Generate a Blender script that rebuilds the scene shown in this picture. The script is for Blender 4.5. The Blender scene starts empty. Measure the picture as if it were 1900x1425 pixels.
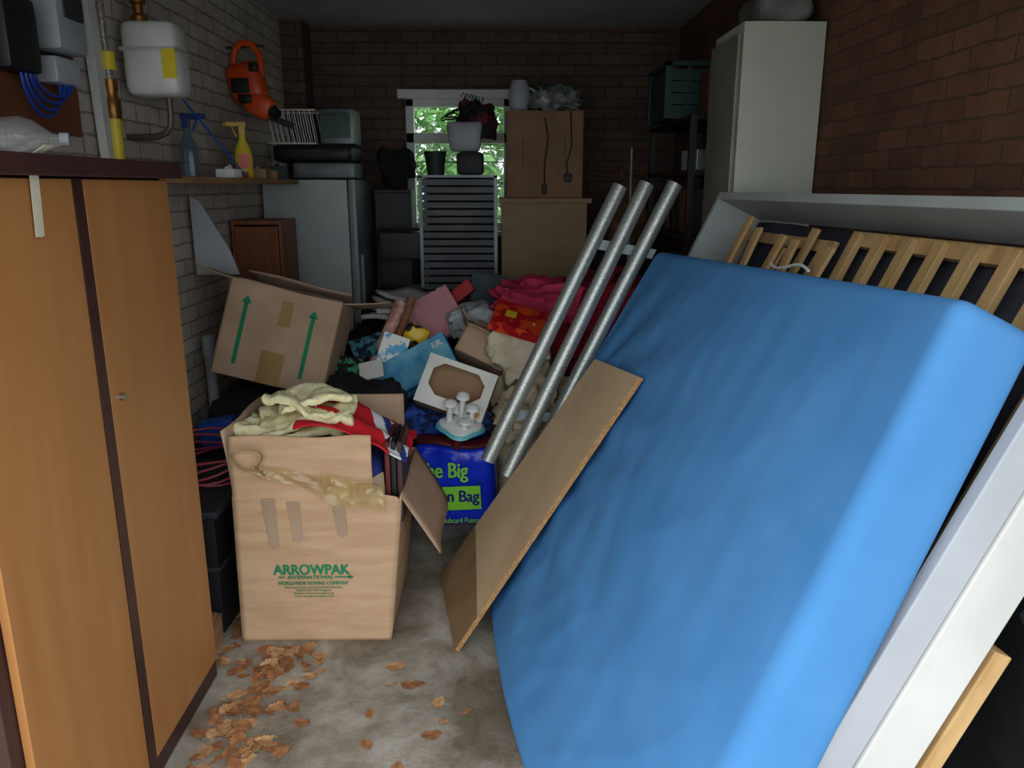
import bpy, bmesh, math, random
from mathutils import Vector, Matrix, noise, Euler
random.seed(7)
SC = bpy.context.scene
COL = SC.collection
R = math.radians

# ------------------------------------------------------------------ helpers
def lin(c):
    out=[]
    for k in c:
        k=k/255.0
        out.append(k/12.92 if k<=0.04045 else ((k+0.055)/1.055)**2.4)
    return (out[0],out[1],out[2],1.0)

def TM(c,rot=(0,0,0)):
    return Matrix.Translation(Vector(c)) @ Euler([R(a) for a in rot]).to_matrix().to_4x4()

MATS={}
def mat(name,c1,c2=None,rough=.6,metal=0,ns=5,vec=(1,1,1),bump=0,bs=40,detail=4,lo=.35,hi=.65,trans=0,alpha=1,spec=.4,sheen=0,dist=0.0,bvec=None):
    if name in MATS: return MATS[name]
    m=bpy.data.materials.new(name); m.use_nodes=True
    nt=m.node_tree; N=nt.nodes; L=nt.links
    b=N["Principled BSDF"]
    b.inputs["Roughness"].default_value=rough
    b.inputs["Metallic"].default_value=metal
    b.inputs["Specular IOR Level"].default_value=spec
    b.inputs["Transmission Weight"].default_value=trans
    b.inputs["Alpha"].default_value=alpha
    if sheen: b.inputs["Sheen Weight"].default_value=sheen
    if c2 is None: c2=tuple(max(0,k*.86) for k in c1)
    tc=N.new("ShaderNodeTexCoord"); mp=N.new("ShaderNodeMapping")
    mp.inputs["Scale"].default_value=vec
    L.new(tc.outputs["Object"],mp.inputs["Vector"])
    nz=N.new("ShaderNodeTexNoise"); nz.inputs["Scale"].default_value=ns; nz.inputs["Detail"].default_value=detail
    nz.inputs["Distortion"].default_value=dist
    L.new(mp.outputs[0],nz.inputs["Vector"])
    cr=N.new("ShaderNodeValToRGB")
    cr.color_ramp.elements[0].position=lo; cr.color_ramp.elements[0].color=lin(c2)
    cr.color_ramp.elements[1].position=hi; cr.color_ramp.elements[1].color=lin(c1)
    L.new(nz.outputs["Fac"],cr.inputs[0]); L.new(cr.outputs[0],b.inputs["Base Color"])
    if bump:
        n2=N.new("ShaderNodeTexNoise"); n2.inputs["Scale"].default_value=bs; n2.inputs["Detail"].default_value=3
        if bvec:
            m2=N.new("ShaderNodeMapping"); m2.inputs["Scale"].default_value=bvec; L.new(tc.outputs["Object"],m2.inputs["Vector"]); L.new(m2.outputs[0],n2.inputs["Vector"])
        else: L.new(mp.outputs[0],n2.inputs["Vector"])
        bp=N.new("ShaderNodeBump"); bp.inputs["Strength"].default_value=bump; bp.inputs["Distance"].default_value=.01
        L.new(n2.outputs["Fac"],bp.inputs["Height"]); L.new(bp.outputs[0],b.inputs["Normal"])
    MATS[name]=m
    return m

def brick(name,c1,c2,cm,axis,mortar=.007,bw=.215,rh=.070,big=None,dark=.5,bmp=.4):
    m=bpy.data.materials.new(name); m.use_nodes=True
    nt=m.node_tree; N=nt.nodes; L=nt.links; b=N["Principled BSDF"]; b.inputs["Roughness"].default_value=.9
    b.inputs["Specular IOR Level"].default_value=.12
    tc=N.new("ShaderNodeTexCoord"); sp=N.new("ShaderNodeSeparateXYZ"); cb=N.new("ShaderNodeCombineXYZ")
    L.new(tc.outputs["Object"],sp.inputs[0])
    L.new(sp.outputs[axis],cb.inputs[0]); L.new(sp.outputs[2],cb.inputs[1])
    nw=N.new("ShaderNodeTexNoise"); nw.inputs["Scale"].default_value=14; L.new(tc.outputs["Object"],nw.inputs["Vector"])
    vm=N.new("ShaderNodeVectorMath"); vm.operation='SCALE'; vm.inputs["Scale"].default_value=.016
    L.new(nw.outputs["Color"],vm.inputs[0])
    va=N.new("ShaderNodeVectorMath"); L.new(cb.outputs[0],va.inputs[0]); L.new(vm.outputs[0],va.inputs[1])
    br=N.new("ShaderNodeTexBrick"); br.inputs["Scale"].default_value=1
    br.inputs["Brick Width"].default_value=bw; br.inputs["Row Height"].default_value=rh
    br.inputs["Mortar Size"].default_value=mortar; br.inputs["Mortar Smooth"].default_value=.8
    br.inputs["Color1"].default_value=lin(c1); br.inputs["Color2"].default_value=lin(c2); br.inputs["Mortar"].default_value=lin(cm)
    L.new(va.outputs[0],br.inputs["Vector"])
    nz=N.new("ShaderNodeTexNoise"); nz.inputs["Scale"].default_value=6; nz.inputs["Detail"].default_value=9; nz.inputs["Roughness"].default_value=.8
    L.new(tc.outputs["Object"],nz.inputs["Vector"])
    cr=N.new("ShaderNodeValToRGB"); cr.color_ramp.elements[0].position=.3; cr.color_ramp.elements[0].color=(dark,dark*.98,dark*.96,1)
    cr.color_ramp.elements[1].position=.7; cr.color_ramp.elements[1].color=(1,1,1,1)
    L.new(nz.outputs["Fac"],cr.inputs[0])
    mx=N.new("ShaderNodeMix"); mx.data_type='RGBA'; mx.blend_type='MULTIPLY'; mx.inputs["Factor"].default_value=1
    L.new(br.outputs["Color"],mx.inputs[6]); L.new(cr.outputs[0],mx.inputs[7])
    L.new(mx.outputs[2],b.inputs["Base Color"])
    ad=N.new("ShaderNodeMath"); ad.operation='MULTIPLY_ADD'; ad.inputs[1].default_value=-1.0
    n3=N.new("ShaderNodeTexNoise"); n3.inputs["Scale"].default_value=60; L.new(tc.outputs["Object"],n3.inputs["Vector"])
    L.new(br.outputs["Fac"],ad.inputs[0]); L.new(n3.outputs["Fac"],ad.inputs[2])
    bp=N.new("ShaderNodeBump"); bp.inputs["Strength"].default_value=bmp; bp.inputs["Distance"].default_value=.006
    L.new(ad.outputs[0],bp.inputs["Height"]); L.new(bp.outputs[0],b.inputs["Normal"])
    return m

class G:
    def __init__(s): s.v=[]; s.f=[]; s.m=[]; s.cur=0
    def add(s,vs,fs,M=None):
        o=len(s.v)
        for p in vs:
            p=Vector(p)
            s.v.append(M@p if M is not None else p)
        for f in fs: s.f.append([i+o for i in f]); s.m.append(s.cur)
        return s
    def box(s,c,d,rot=(0,0,0)):
        x,y,z=[k/2 for k in d]
        vs=[(-x,-y,-z),(x,-y,-z),(x,y,-z),(-x,y,-z),(-x,-y,z),(x,-y,z),(x,y,z),(-x,y,z)]
        fs=[(0,3,2,1),(4,5,6,7),(0,1,5,4),(1,2,6,5),(2,3,7,6),(3,0,4,7)]
        return s.add(vs,fs,TM(c,rot))
    def bb(s,x0,x1,y0,y1,z0,z1):
        return s.box(((x0+x1)/2,(y0+y1)/2,(z0+z1)/2),(x1-x0,y1-y0,z1-z0))
    def rbox(s,c,d,r,n=(4,4,4),rot=(0,0,0),fn=None):
        h=[k/2 for k in d]; idx={}; vs=[]; fs=[]
        r=min(r,min(h)*.999)
        def vid(i,j,k):
            key=(i,j,k)
            if key in idx: return idx[key]
            p=Vector([-h[a]*math.cos(math.pi*t/n[a]) if n[a]>3 else -h[a]+d[a]*t/n[a] for a,t in enumerate(key)])
            q=Vector([max(-(h[a]-r),min(h[a]-r,p[a])) for a in range(3)])
            e=p-q
            if e.length>1e-9: p=q+e.normalized()*r
            if fn: p=Vector(fn(p))
            idx[key]=len(vs); vs.append(p); return idx[key]
        for a in range(3):
            b,c2=(a+1)%3,(a+2)%3
            for side in (0,n[a]):
                for i in range(n[b]):
                    for j in range(n[c2]):
                        q=[]
                        for (di,dj) in ((0,0),(1,0),(1,1),(0,1)):
                            k=[0,0,0]; k[a]=side; k[b]=i+di; k[c2]=j+dj; q.append(vid(*k))
                        fs.append(q if side else q[::-1])
        return s.add(vs,fs,TM(c,rot))
    def cyl(s,p0,p1,r0,r1=None,seg=16,caps=True):
        p0=Vector(p0); p1=Vector(p1); r1=r0 if r1 is None else r1
        q=(p1-p0).to_track_quat('Z','Y').to_matrix()
        vs=[];fs=[]
        for p,r in ((p0,r0),(p1,r1)):
            for i in range(seg):
                a=2*math.pi*i/seg; vs.append(p+q@Vector((r*math.cos(a),r*math.sin(a),0)))
        for i in range(seg): fs.append((i,(i+1)%seg,seg+(i+1)%seg,seg+i))
        if caps: fs.append(tuple(range(seg))[::-1]); fs.append(tuple(range(seg,2*seg)))
        return s.add(vs,fs)
    def pipe(s,p0,p1,r,wall,seg=24):
        p0=Vector(p0);p1=Vector(p1);q=(p1-p0).to_track_quat('Z','Y').to_matrix()
        vs=[];fs=[]
        for p,rr in ((p0,r),(p1,r),(p1,r-wall),(p0,r-wall)):
            for i in range(seg):
                a=2*math.pi*i/seg; vs.append(p+q@Vector((rr*math.cos(a),rr*math.sin(a),0)))
        for k in range(4):
            k2=(k+1)%4
            for i in range(seg): fs.append((k*seg+i,k*seg+(i+1)%seg,k2*seg+(i+1)%seg,k2*seg+i))
        return s.add(vs,fs)
    def tube(s,pts,r,seg=8,closed=False):
        pts=[Vector(p) for p in pts]; n=len(pts); vs=[];fs=[]
        nrm=None
        for i,p in enumerate(pts):
            a=pts[(i-1)%n] if (closed or i>0) else p; b=pts[(i+1)%n] if (closed or i<n-1) else p
            t=(b-a).normalized()
            if nrm is None:
                nrm=t.orthogonal().normalized()
            else:
                nrm=(nrm-t*nrm.dot(t)).normalized()
            bi=t.cross(nrm)
            for k in range(seg):
                an=2*math.pi*k/seg; vs.append(p+(nrm*math.cos(an)+bi*math.sin(an))*r)
        for i in range(n if closed else n-1):
            j=(i+1)%n
            for k in range(seg): fs.append((i*seg+k,i*seg+(k+1)%seg,j*seg+(k+1)%seg,j*seg+k))
        if not closed:
            fs.append(tuple(range(seg))[::-1]); fs.append(tuple(range((n-1)*seg,n*seg)))
        return s.add(vs,fs)
    def lathe(s,prof,c=(0,0,0),rot=(0,0,0),seg=20,sc=(1,1,1)):
        vs=[];fs=[];n=len(prof)
        for r,z in prof:
            for i in range(seg):
                a=2*math.pi*i/seg; vs.append((max(r,.0004)*math.cos(a)*sc[0],max(r,.0004)*math.sin(a)*sc[1],z*sc[2]))
        for k in range(n-1):
            for i in range(seg): fs.append((k*seg+i,k*seg+(i+1)%seg,(k+1)*seg+(i+1)%seg,(k+1)*seg+i))
        fs.append(tuple(range(seg))[::-1]); fs.append(tuple(range((n-1)*seg,n*seg)))
        return s.add(vs,fs,TM(c,rot))
    def prism(s,poly,y0,y1,M=None):
        n=len(poly)
        vs=[(x,y0,z) for x,z in poly]+[(x,y1,z) for x,z in poly]
        fs=[tuple(range(n)),tuple(range(n,2*n))[::-1]]
        for i in range(n): fs.append((i,(i+1)%n,n+(i+1)%n,n+i)[::-1])
        return s.add(vs,fs,M)
    def sheet(s,nx,ny,fn,M=None):
        vs=[fn(i/nx,j/ny) for j in range(ny+1) for i in range(nx+1)]
        fs=[(j*(nx+1)+i,j*(nx+1)+i+1,(j+1)*(nx+1)+i+1,(j+1)*(nx+1)+i) for j in range(ny) for i in range(nx)]
        return s.add(vs,fs,M)
    def text(s,body,width,c,rot=(90,0,0),bold=.0,h=None,italic=0):
        """flat lettering; weight is added with slightly shifted copies of the clean glyph faces"""
        cu=bpy.data.curves.new('t','FONT'); cu.body=body; cu.align_x='CENTER'; cu.align_y='CENTER'; cu.shear=italic
        ob=bpy.data.objects.new('t',cu); COL.objects.link(ob)
        dg=bpy.context.evaluated_depsgraph_get(); ev=ob.evaluated_get(dg); me=ev.to_mesh()
        vs=[v.co.copy() for v in me.vertices]; fs=[tuple(p.vertices) for p in me.polygons]
        ev.to_mesh_clear(); bpy.data.objects.remove(ob); bpy.data.curves.remove(cu)
        x0=min(v.x for v in vs);x1=max(v.x for v in vs);y0=min(v.y for v in vs);y1=max(v.y for v in vs)
        k=width/(x1-x0); ky=k if h is None else h/(y1-y0)
        base=[((v.x-(x0+x1)/2)*k,(v.y-(y0+y1)/2)*ky) for v in vs]
        shifts=[(0,0)]
        if bold:
            b=bold*k
            shifts=[(-b,0),(b,0),(0,b*.5),(0,-b*.5),(0,0)]
        for i,(dx,dy) in enumerate(shifts):
            s.add([(x+dx,y+dy,i*.00008) for x,y in base],fs,TM(c,rot))
        return s
    def build(s,name,mats,parent=None,smooth=False,label=None,cat=None,loc=None,rot=None,bevel=0,solid=0,recalc=True,kind=None,group=None,sub=0):
        me=bpy.data.meshes.new(name); me.from_pydata([tuple(v) for v in s.v],[],s.f)
        if not isinstance(mats,(list,tuple)): mats=[mats]
        for m in mats: me.materials.append(m)
        for p,k in zip(me.polygons,s.m): p.material_index=k
        if recalc:
            bm=bmesh.new(); bm.from_mesh(me); bmesh.ops.recalc_face_normals(bm,faces=bm.faces); bm.to_mesh(me); bm.free()
        if smooth:
            for p in me.polygons: p.use_smooth=True
            me.set_sharp_from_angle(angle=R(40))
        ob=bpy.data.objects.new(name,me); COL.objects.link(ob)
        if loc is not None: ob.location=loc
        if rot is not None: ob.rotation_euler=[R(a) for a in rot]
        if parent is not None: ob.parent=parent
        if solid:
            md=ob.modifiers.new('s','SOLIDIFY'); md.thickness=solid; md.offset=0
        if bevel:
            md=ob.modifiers.new('b','BEVEL'); md.width=bevel; md.segments=2; md.limit_method='ANGLE'
        if sub:
            md=ob.modifiers.new('u','SUBSURF'); md.levels=sub; md.render_levels=sub
        if label: ob["label"]=label
        if cat: ob["category"]=cat
        if kind: ob["kind"]=kind
        if group: ob["group"]=group
        return ob

def thing(name,label,cat,loc=(0,0,0),rot=(0,0,0),group=None):
    e=bpy.data.objects.new(name,None); COL.objects.link(e); e.location=loc; e.rotation_euler=[R(a) for a in rot]
    e.empty_display_size=.1
    e["label"]=label; e["category"]=cat
    if group: e["group"]=group
    return e

def lump(amp,fr,seed=0):
    o=Vector((seed*3.1,seed*1.7,seed*.9))
    def fn(p):
        n=noise.noise_vector(p*fr+o)+noise.noise_vector(p*fr*2.3+o)*.4
        return p+n*amp
    return fn
def folds(amp,fr,seed=0,sq=(1,1,1)):
    o=Vector((seed*3.1,seed*1.7,seed*.9)); sq=Vector(sq)
    def fn(p):
        q=Vector((p.x*sq.x,p.y*sq.y,p.z*sq.z))*fr+o
        a=1-abs(noise.noise(q)); b=1-abs(noise.noise(q*2.1)); c=1-abs(noise.noise(q*4.3))
        k=(a*a+.5*b*b+.22*c*c-1.05)
        d=p.normalized()
        return p+d*amp*k+noise.noise_vector(q*.5)*amp*.6
    return fn

# ------------------------------------------------------------------ materials
M_brickL=brick('pale_brick',(214,204,190),(196,184,170),(152,142,130),1,dark=.62)
M_brickR=brick('red_brick',(120,86,66),(98,72,56),(82,68,56),1,mortar=.0045,bw=.19,rh=.060,dark=.55,bmp=.35)
M_brickB=brick('brown_brick',(114,94,84),(100,82,74),(74,62,56),0,mortar=.006,dark=.6,bmp=.3)
M_ceil=mat('ceiling_board',(168,174,178),(156,162,166),rough=.9,ns=3)
M_card=mat('cardboard',(196,162,128),(182,148,114),rough=.85,ns=6,bump=.05,bs=8,vec=(1,1,6))
M_card2=mat('cardboard_dull',(184,154,128),(166,136,110),rough=.85,ns=5,bump=.08,bs=10)
M_card3=mat('cardboard_back_shade',(140,110,84),(124,96,72),rough=.85,ns=5)  # darker cardboard copy, with the dim light at the back put into its colour
M_cardin=mat('cardboard_inside',(160,126,96),(144,112,82),rough=.9,ns=6)
M_green=mat('green_print',(14,128,84),(12,116,74),rough=.7)
M_tape=mat('brown_tape',(206,180,120),(170,138,80),rough=.1,ns=16,alpha=.42,spec=1.0)
M_taped=mat('dull_tape',(170,146,122),(156,132,106),rough=.3)
M_veneer=mat('orange_veneer',(170,118,68),(154,102,54),rough=.42,ns=2.2,vec=(9,9,.8),detail=6,spec=.4,lo=.2,hi=.8)
M_dkbrown=mat('dark_brown_trim',(66,40,36),(52,30,28),rough=.45)
M_blue=mat('blue_sheet',(74,128,180),(66,120,172),rough=.95,ns=3,bump=.10,bs=260,spec=.12)
M_white=mat('white_plastic',(225,226,222),(212,214,210),rough=.4)
M_offw=mat('white_painted_board',(198,198,194),(182,182,178),rough=.6,ns=4)
M_greyb=mat('grey_board_strip',(164,168,174),(152,156,162),rough=.6,ns=4)
M_railg=mat('grey_rail',(160,166,164),(146,152,150),rough=.55,ns=4)
M_cream=mat('cream_metal',(178,182,168),(170,174,160),rough=.4)
M_pine=mat('pine_wood',(194,160,112),(168,132,84),rough=.6,ns=4,vec=(6,6,1.5),detail=5)
M_chip=mat('chipboard_face',(192,168,134),(182,156,122),rough=.7,ns=4,bump=.03,bs=200)
M_chips=mat('chipboard_stained',(138,110,78),(118,92,62),rough=.7,ns=8,bump=.03,bs=200)
M_chipe=mat('chipboard_edge',(184,142,94),(136,98,60),rough=.95,ns=150,bump=.15,bs=200)
M_steel=mat('brushed_tube',(176,180,176),(140,144,140),rough=.42,metal=.75,ns=180,lo=.4,hi=.6)
M_bracket=mat('pale_bracket',(170,182,184),(156,168,170),rough=.4,metal=.2)
M_black=mat('black_plastic',(26,26,29),(17,17,19),rough=.5)
M_blackf=mat('black_fabric',(28,29,34),(16,17,20),rough=.9,ns=12)
M_dkgrey=mat('dark_grey',(46,48,52),(34,36,40),rough=.6)
M_grey=mat('grey_metal',(108,114,116),(90,96,98),rough=.4,metal=.5)
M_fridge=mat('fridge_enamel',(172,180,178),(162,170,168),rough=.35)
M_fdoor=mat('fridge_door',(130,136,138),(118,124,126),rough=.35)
M_orange=mat('orange_plastic',(214,78,26),(190,64,20),rough=.4)
M_yellow=mat('yellow_plastic',(216,192,44),(200,174,34),rough=.4)
M_red=mat('red_cloth',(206,28,38),(180,20,30),rough=.8)
M_wclo=mat('white_cloth',(226,226,224),(206,206,206),rough=.85)
M_navy=mat('navy_cloth',(44,60,130),(34,46,104),rough=.85)
M_towel=mat('yellow_towel',(250,243,200),(234,223,168),rough=.95,ns=30,bump=.6,bs=60,bvec=(6,1,1))
M_bag=mat('blue_bag',(34,66,236),(22,46,200),rough=.22,ns=8,bump=.5,bs=14)
M_bagd=mat('blue_ink',(20,34,130),(18,30,120),rough=.4)
M_lime=mat('lime_print',(150,232,66),(136,220,58),rough=.4)
M_crim=mat('crimson_duvet',(156,20,50),(116,11,38),rough=.8,ns=6,bump=.15,bs=30)
M_pink=mat('pink_duvet',(204,58,94),(174,38,74),rough=.8,ns=6,bump=.1,bs=30)
M_creamf=mat('cream_fabric',(208,192,162),(176,158,126),rough=.7,ns=7,bump=.3,bs=18)
M_whitef=mat('ivory_fabric',(210,200,176),(184,172,146),rough=.75,ns=7,bump=.2,bs=20)
M_glass=mat('clear_plastic',(235,240,240),(225,232,232),rough=.12,trans=.85,alpha=.5)
M_clear=mat('thin_clear_plastic',(240,244,244),(225,232,232),rough=.08,trans=.6,alpha=.3,spec=.9)
M_bluep=mat('blue_plastic',(28,88,190),(22,70,160),rough=.35)
M_ltblue=mat('light_blue_card',(120,188,212),(66,146,190),rough=.5,ns=10)
M_pinkc=mat('dusty_pink_card',(210,152,158),(192,132,140),rough=.8,ns=5)
M_hose=mat('pink_cable',(160,62,72),(132,46,56),rough=.5)
M_leaf=mat('dry_leaf',(170,118,76),(124,80,48),rough=.85,ns=24)
M_leaf2=mat('pale_dry_leaf',(200,158,112),(162,116,76),rough=.85,ns=24)
M_gleaf=mat('foliage',(136,184,108),(80,134,68),rough=.6,ns=3)
M_oak=mat('plywood_tan',(148,122,90),(134,108,78),rough=.6,ns=3,vec=(1,1,6))
M_teak=mat('orange_brown_wood',(132,76,44),(110,60,34),rough=.5,ns=4,vec=(8,8,1))
M_crate=mat('green_crate',(10,56,48),(8,46,40),rough=.5)
M_maroon=mat('maroon_leather',(104,34,34),(80,24,26),rough=.5)
M_turq=mat('turquoise_plastic',(110,190,200),(90,170,184),rough=.4)
M_copper=mat('brass_fitting',(150,104,54),(120,82,40),rough=.35,metal=.8)
M_meterb=mat('meter_backboard',(112,62,36),(92,50,30),rough=.7)
M_paper=mat('paper',(226,224,216),(206,204,196),rough=.9)
M_wood3=mat('worn_shelf_wood',(160,122,84),(130,96,64),rough=.8,ns=6,vec=(6,.8,6))

def concrete():
    m=bpy.data.materials.new('concrete'); m.use_nodes=True
    nt=m.node_tree;N=nt.nodes;L=nt.links;b=N["Principled BSDF"];b.inputs["Roughness"].default_value=.8
    b.inputs["Specular IOR Level"].default_value=.25
    tc=N.new("ShaderNodeTexCoord")
    def nz(sc,det,lo,hi,a,c,dist=0):
        n=N.new("ShaderNodeTexNoise"); n.inputs["Scale"].default_value=sc; n.inputs["Detail"].default_value=det; n.inputs["Roughness"].default_value=.65; n.inputs["Distortion"].default_value=dist
        L.new(tc.outputs["Object"],n.inputs["Vector"])
        r=N.new("ShaderNodeValToRGB"); r.color_ramp.elements[0].position=lo; r.color_ramp.elements[0].color=a; r.color_ramp.elements[1].position=hi; r.color_ramp.elements[1].color=c
        L.new(n.outputs["Fac"],r.inputs[0]); return n,r
    n1,r1=nz(2.8,8,.38,.62,lin((114,104,88)),lin((172,165,152)),.5)
    n2,r2=nz(9,7,.34,.56,(.66,.60,.52,1),(1,1,1,1),.6)
    n3,r3=nz(70,4,.28,.42,(.66,.62,.56,1),(1,1,1,1))
    mx=N.new("ShaderNodeMix");mx.data_type='RGBA';mx.blend_type='MULTIPLY';mx.inputs["Factor"].default_value=.75
    L.new(r1.outputs[0],mx.inputs[6]);L.new(r2.outputs[0],mx.inputs[7])
    m2=N.new("ShaderNodeMix");m2.data_type='RGBA';m2.blend_type='MULTIPLY';m2.inputs["Factor"].default_value=.65
    L.new(mx.outputs[2],m2.inputs[6]);L.new(r3.outputs[0],m2.inputs[7]);L.new(m2.outputs[2],b.inputs["Base Color"])
    bp=N.new("ShaderNodeBump");bp.inputs["Strength"].default_value=.3;bp.inputs["Distance"].default_value=.01
    L.new(n3.outputs["Fac"],bp.inputs["Height"]);L.new(bp.outputs[0],b.inputs["Normal"])
    return m
M_conc=concrete()

# ------------------------------------------------------------------ room
XL,XR,YB,YF,ZC=-1.40,1.24,5.70,.80,2.54
def S(name,g,m,**k): return g.build(name,m,kind='structure',**k)
S('wall_left',G().bb(XL-.12,XL,YF,YB+.12,0,ZC),M_brickL)
S('wall_right',G().bb(XR,XR+.12,YF,YB+.12,0,ZC),M_brickR)
g=G(); wx0,wx1,wz0,wz1=-.635,.095,1.19,2.08
g.bb(XL,wx0,YB,YB+.12,0,ZC); g.bb(wx1,XR,YB,YB+.12,0,ZC); g.bb(wx0,wx1,YB,YB+.12,0,wz0); g.bb(wx0,wx1,YB,YB+.12,wz1,ZC)
g.bb(XL,XL+.14,YB-.25,YB,0,ZC)
S('wall_back',g,M_brickB)
S('wall_front',G().bb(XL-.12,XR+.12,YF-.12,YF,2.12,ZC+.1),M_brickR)
S('floor',G().bb(XL-.12,XR+.12,YF,YB+.12,-.1,0),M_conc)
S('ceiling',G().bb(XL-.12,XR+.12,YF,YB+.12,ZC,ZC+.1),M_ceil)
S('ground',G().bb(-9,9,-9,YF,-.12,-.01),mat('driveway',(160,156,148),(136,132,124),ns=5,rough=.9))
S('ground',G().bb(-9,9,YB+.12,12,-.12,-.01),mat('grass',(90,120,60),(70,96,44),ns=9,rough=.9))
# window
W=thing('window_1','white painted window with top light over lower pane','window',(0,0,0)); W["kind"]='structure'
g=G()
g.bb(wx0,wx0+.055,YB-.02,YB+.06,wz0,wz1); g.bb(wx1-.055,wx1,YB-.02,YB+.06,wz0,wz1)
g.bb(wx0,wx1,YB-.02,YB+.06,wz1-.05,wz1); g.bb(wx0,wx1,YB-.02,YB+.06,wz0,wz0+.06)
g.bb(wx0,wx1,YB-.02,YB+.06,1.79,1.86)
g.build('window_frame',M_white,parent=W,bevel=.004)
G().bb(wx0-.05,wx1+.05,YB-.05,YB,wz1,wz1+.06).build('lintel',M_white,parent=W,bevel=.004)
G().bb(wx0-.04,wx1+.04,YB-.09,YB+.0,wz0-.03,wz0).build('window_sill',M_white,parent=W,bevel=.004)
for z in (1.36,1.52,1.66): G().bb(wx0+.05,wx1-.05,YB+.0,YB+.008,z,z+.008).build('glazing_bar',M_white,parent=W)
G().bb(wx0+.05,wx1-.05,YB+.03,YB+.034,wz0+.05,wz1-.04).build('window_pane',mat('window_glass',(250,252,252),rough=.02,trans=1,alpha=.12),parent=W)

# hedge outside
g=G()
rnd=random.Random(3)
for i in range(18000):
    c=Vector((rnd.uniform(-2.0,1.2),7.0+rnd.uniform(0,1.8),rnd.uniform(.4,3.4)))
    n=noise.noise(c*2.2)
    if n<-.32: continue
    s_=rnd.uniform(.03,.07)
    e=TM(c,(rnd.uniform(-80,40),rnd.uniform(-50,50),rnd.uniform(0,360)))
    g.add([(-s_*1.3,0,0),(0,-s_*.6,.005),(s_*1.3,0,0),(0,s_*.6,.005)],[(0,1,2,3)],e)
for x in (-1.8,-.7,.4,1.3): g.cyl((x,7.7,-.02),(x+.1,7.7,3.3),.05,.02,seg=8)
g.build('hedge',M_gleaf,label='leafy green hedge in daylight outside the garage window',cat='hedge',kind='stuff',recalc=False)

# ------------------------------------------------------------------ wardrobe
wf=-.89; y0,y1=1.25,2.19
W=thing('wardrobe','orange-brown veneer wardrobe with dark trim and two doors','wardrobe',(-1.14,1.71,0))
o=Vector((-1.14,1.71,0))
g=G(); g.bb(-1.385-o.x,wf-.02-o.x,y0-o.y,y1-o.y,.06,1.52)
g.build('body',M_dkbrown,parent=W,bevel=.003)
G().bb(-1.395-o.x,wf+.035-o.x,y0-.02-o.y,y1+.02-o.y,1.52,1.56).build('top_panel',M_dkbrown,parent=W,bevel=.004)
G().bb(-1.385-o.x,wf-.005-o.x,y0-o.y,y1-o.y,0,.06).build('plinth',M_dkbrown,parent=W,bevel=.003)
for k,(a,b) in enumerate(((1.285,1.70),(1.745,2.185))):
    D=G().bb(wf-.018-o.x,wf-o.x,a-o.y,b-o.y,.062,1.515).build('door',M_veneer,parent=W,bevel=.002)
    if k==1:
        G().cyl((wf-o.x,a+.045-o.y,1.02),(wf+.01-o.x,a+.045-o.y,1.02),.009,seg=16).build('lock',mat('chrome',(200,200,200),rough=.2,metal=1),parent=D,label='small round chrome lock')
G().bb(wf-.02-o.x,wf+.001-o.x,1.703-o.y,1.741-o.y,.062,1.515).build('centre_stile',M_dkbrown,parent=W)
g=G(); g.sheet(3,10,lambda u,v:(wf+.04-.034*min(1,v*8)-o.x,1.545+.03*u-.012*v-o.y,1.575-.17*v+.004*math.sin(u*9)*v))
g.build('masking_tape',mat('masking_tape',(214,204,180),rough=.7),parent=W,solid=.001,label='torn strip of pale masking tape')
# bottle on wardrobe
B=thing('plastic_bottle','empty crumpled clear plastic bottle lying on the wardrobe','bottle',(-1.17,1.92,1.56),(0,0,20))
def crum(p):
    return p+noise.noise_vector(p*34)*.012
g=G().lathe([(.02,-.13),(.045,-.125),(.050,-.09),(.043,-.06),(.038,-.04),(.050,-.02),(.046,.01),(.051,.05),(.04,.08),(.014,.12),(.013,.14)],c=(0,0,.048),rot=(0,90,0),seg=20)
g.v=[crum(p) for p in g.v]
g.build('bottle_body',M_clear,parent=B,smooth=False)
G().cyl((.135,0,.048),(.155,0,.048),.016,seg=14).build('bottle_cap',M_greyb,parent=B)

# ------------------------------------------------------------------ meters on left wall
E=thing('electricity_meter','grey electricity meter with cables on a brown backboard','meter',(XL,2.55,1.66))
G().bb(-.002,.02,-.35,.2,.0,.62).build('backboard',M_meterb,parent=E,bevel=.003)
G().rbox((.07,.03,.33),(.10,.17,.2),.02,(4,4,4)).build('meter_case',mat('grey_case',(150,156,160),rough=.4),parent=E,smooth=True)
G().rbox((.12,.03,.36),(.012,.11,.07),.005,(4,4,4)).build('meter_display',M_dkgrey,parent=E,smooth=True)
G().rbox((.055,.03,.18),(.07,.14,.08),.012,(4,4,4)).build('terminal_cover',mat('pale_case',(170,174,178),rough=.4),parent=E,smooth=True)
G().rbox((.055,-.2,.25),(.08,.16,.2),.015,(4,4,4)).build('fuse_box',M_black,parent=E,smooth=True)
for k in range(4):
    pts=[]
    for j in range(15):
        a=math.pi*j/14
        pts.append((.065+.006*k,-.09-.10*math.cos(a)+.012*k,.15-(.11-.02*k)*math.sin(a)))
    G().tube(pts,.005).build('cable',mat('blue_cable',(24,60,150),rough=.4),parent=E,smooth=True)

P=G().box((0,0,0),(.03,.07,1.0)).build('timber_batten',M_offw,loc=(XL+.03,2.87,2.03),rot=(3,0,0),bevel=.002,label='white painted timber batten fixed to the pale brick wall',cat='batten')

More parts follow.
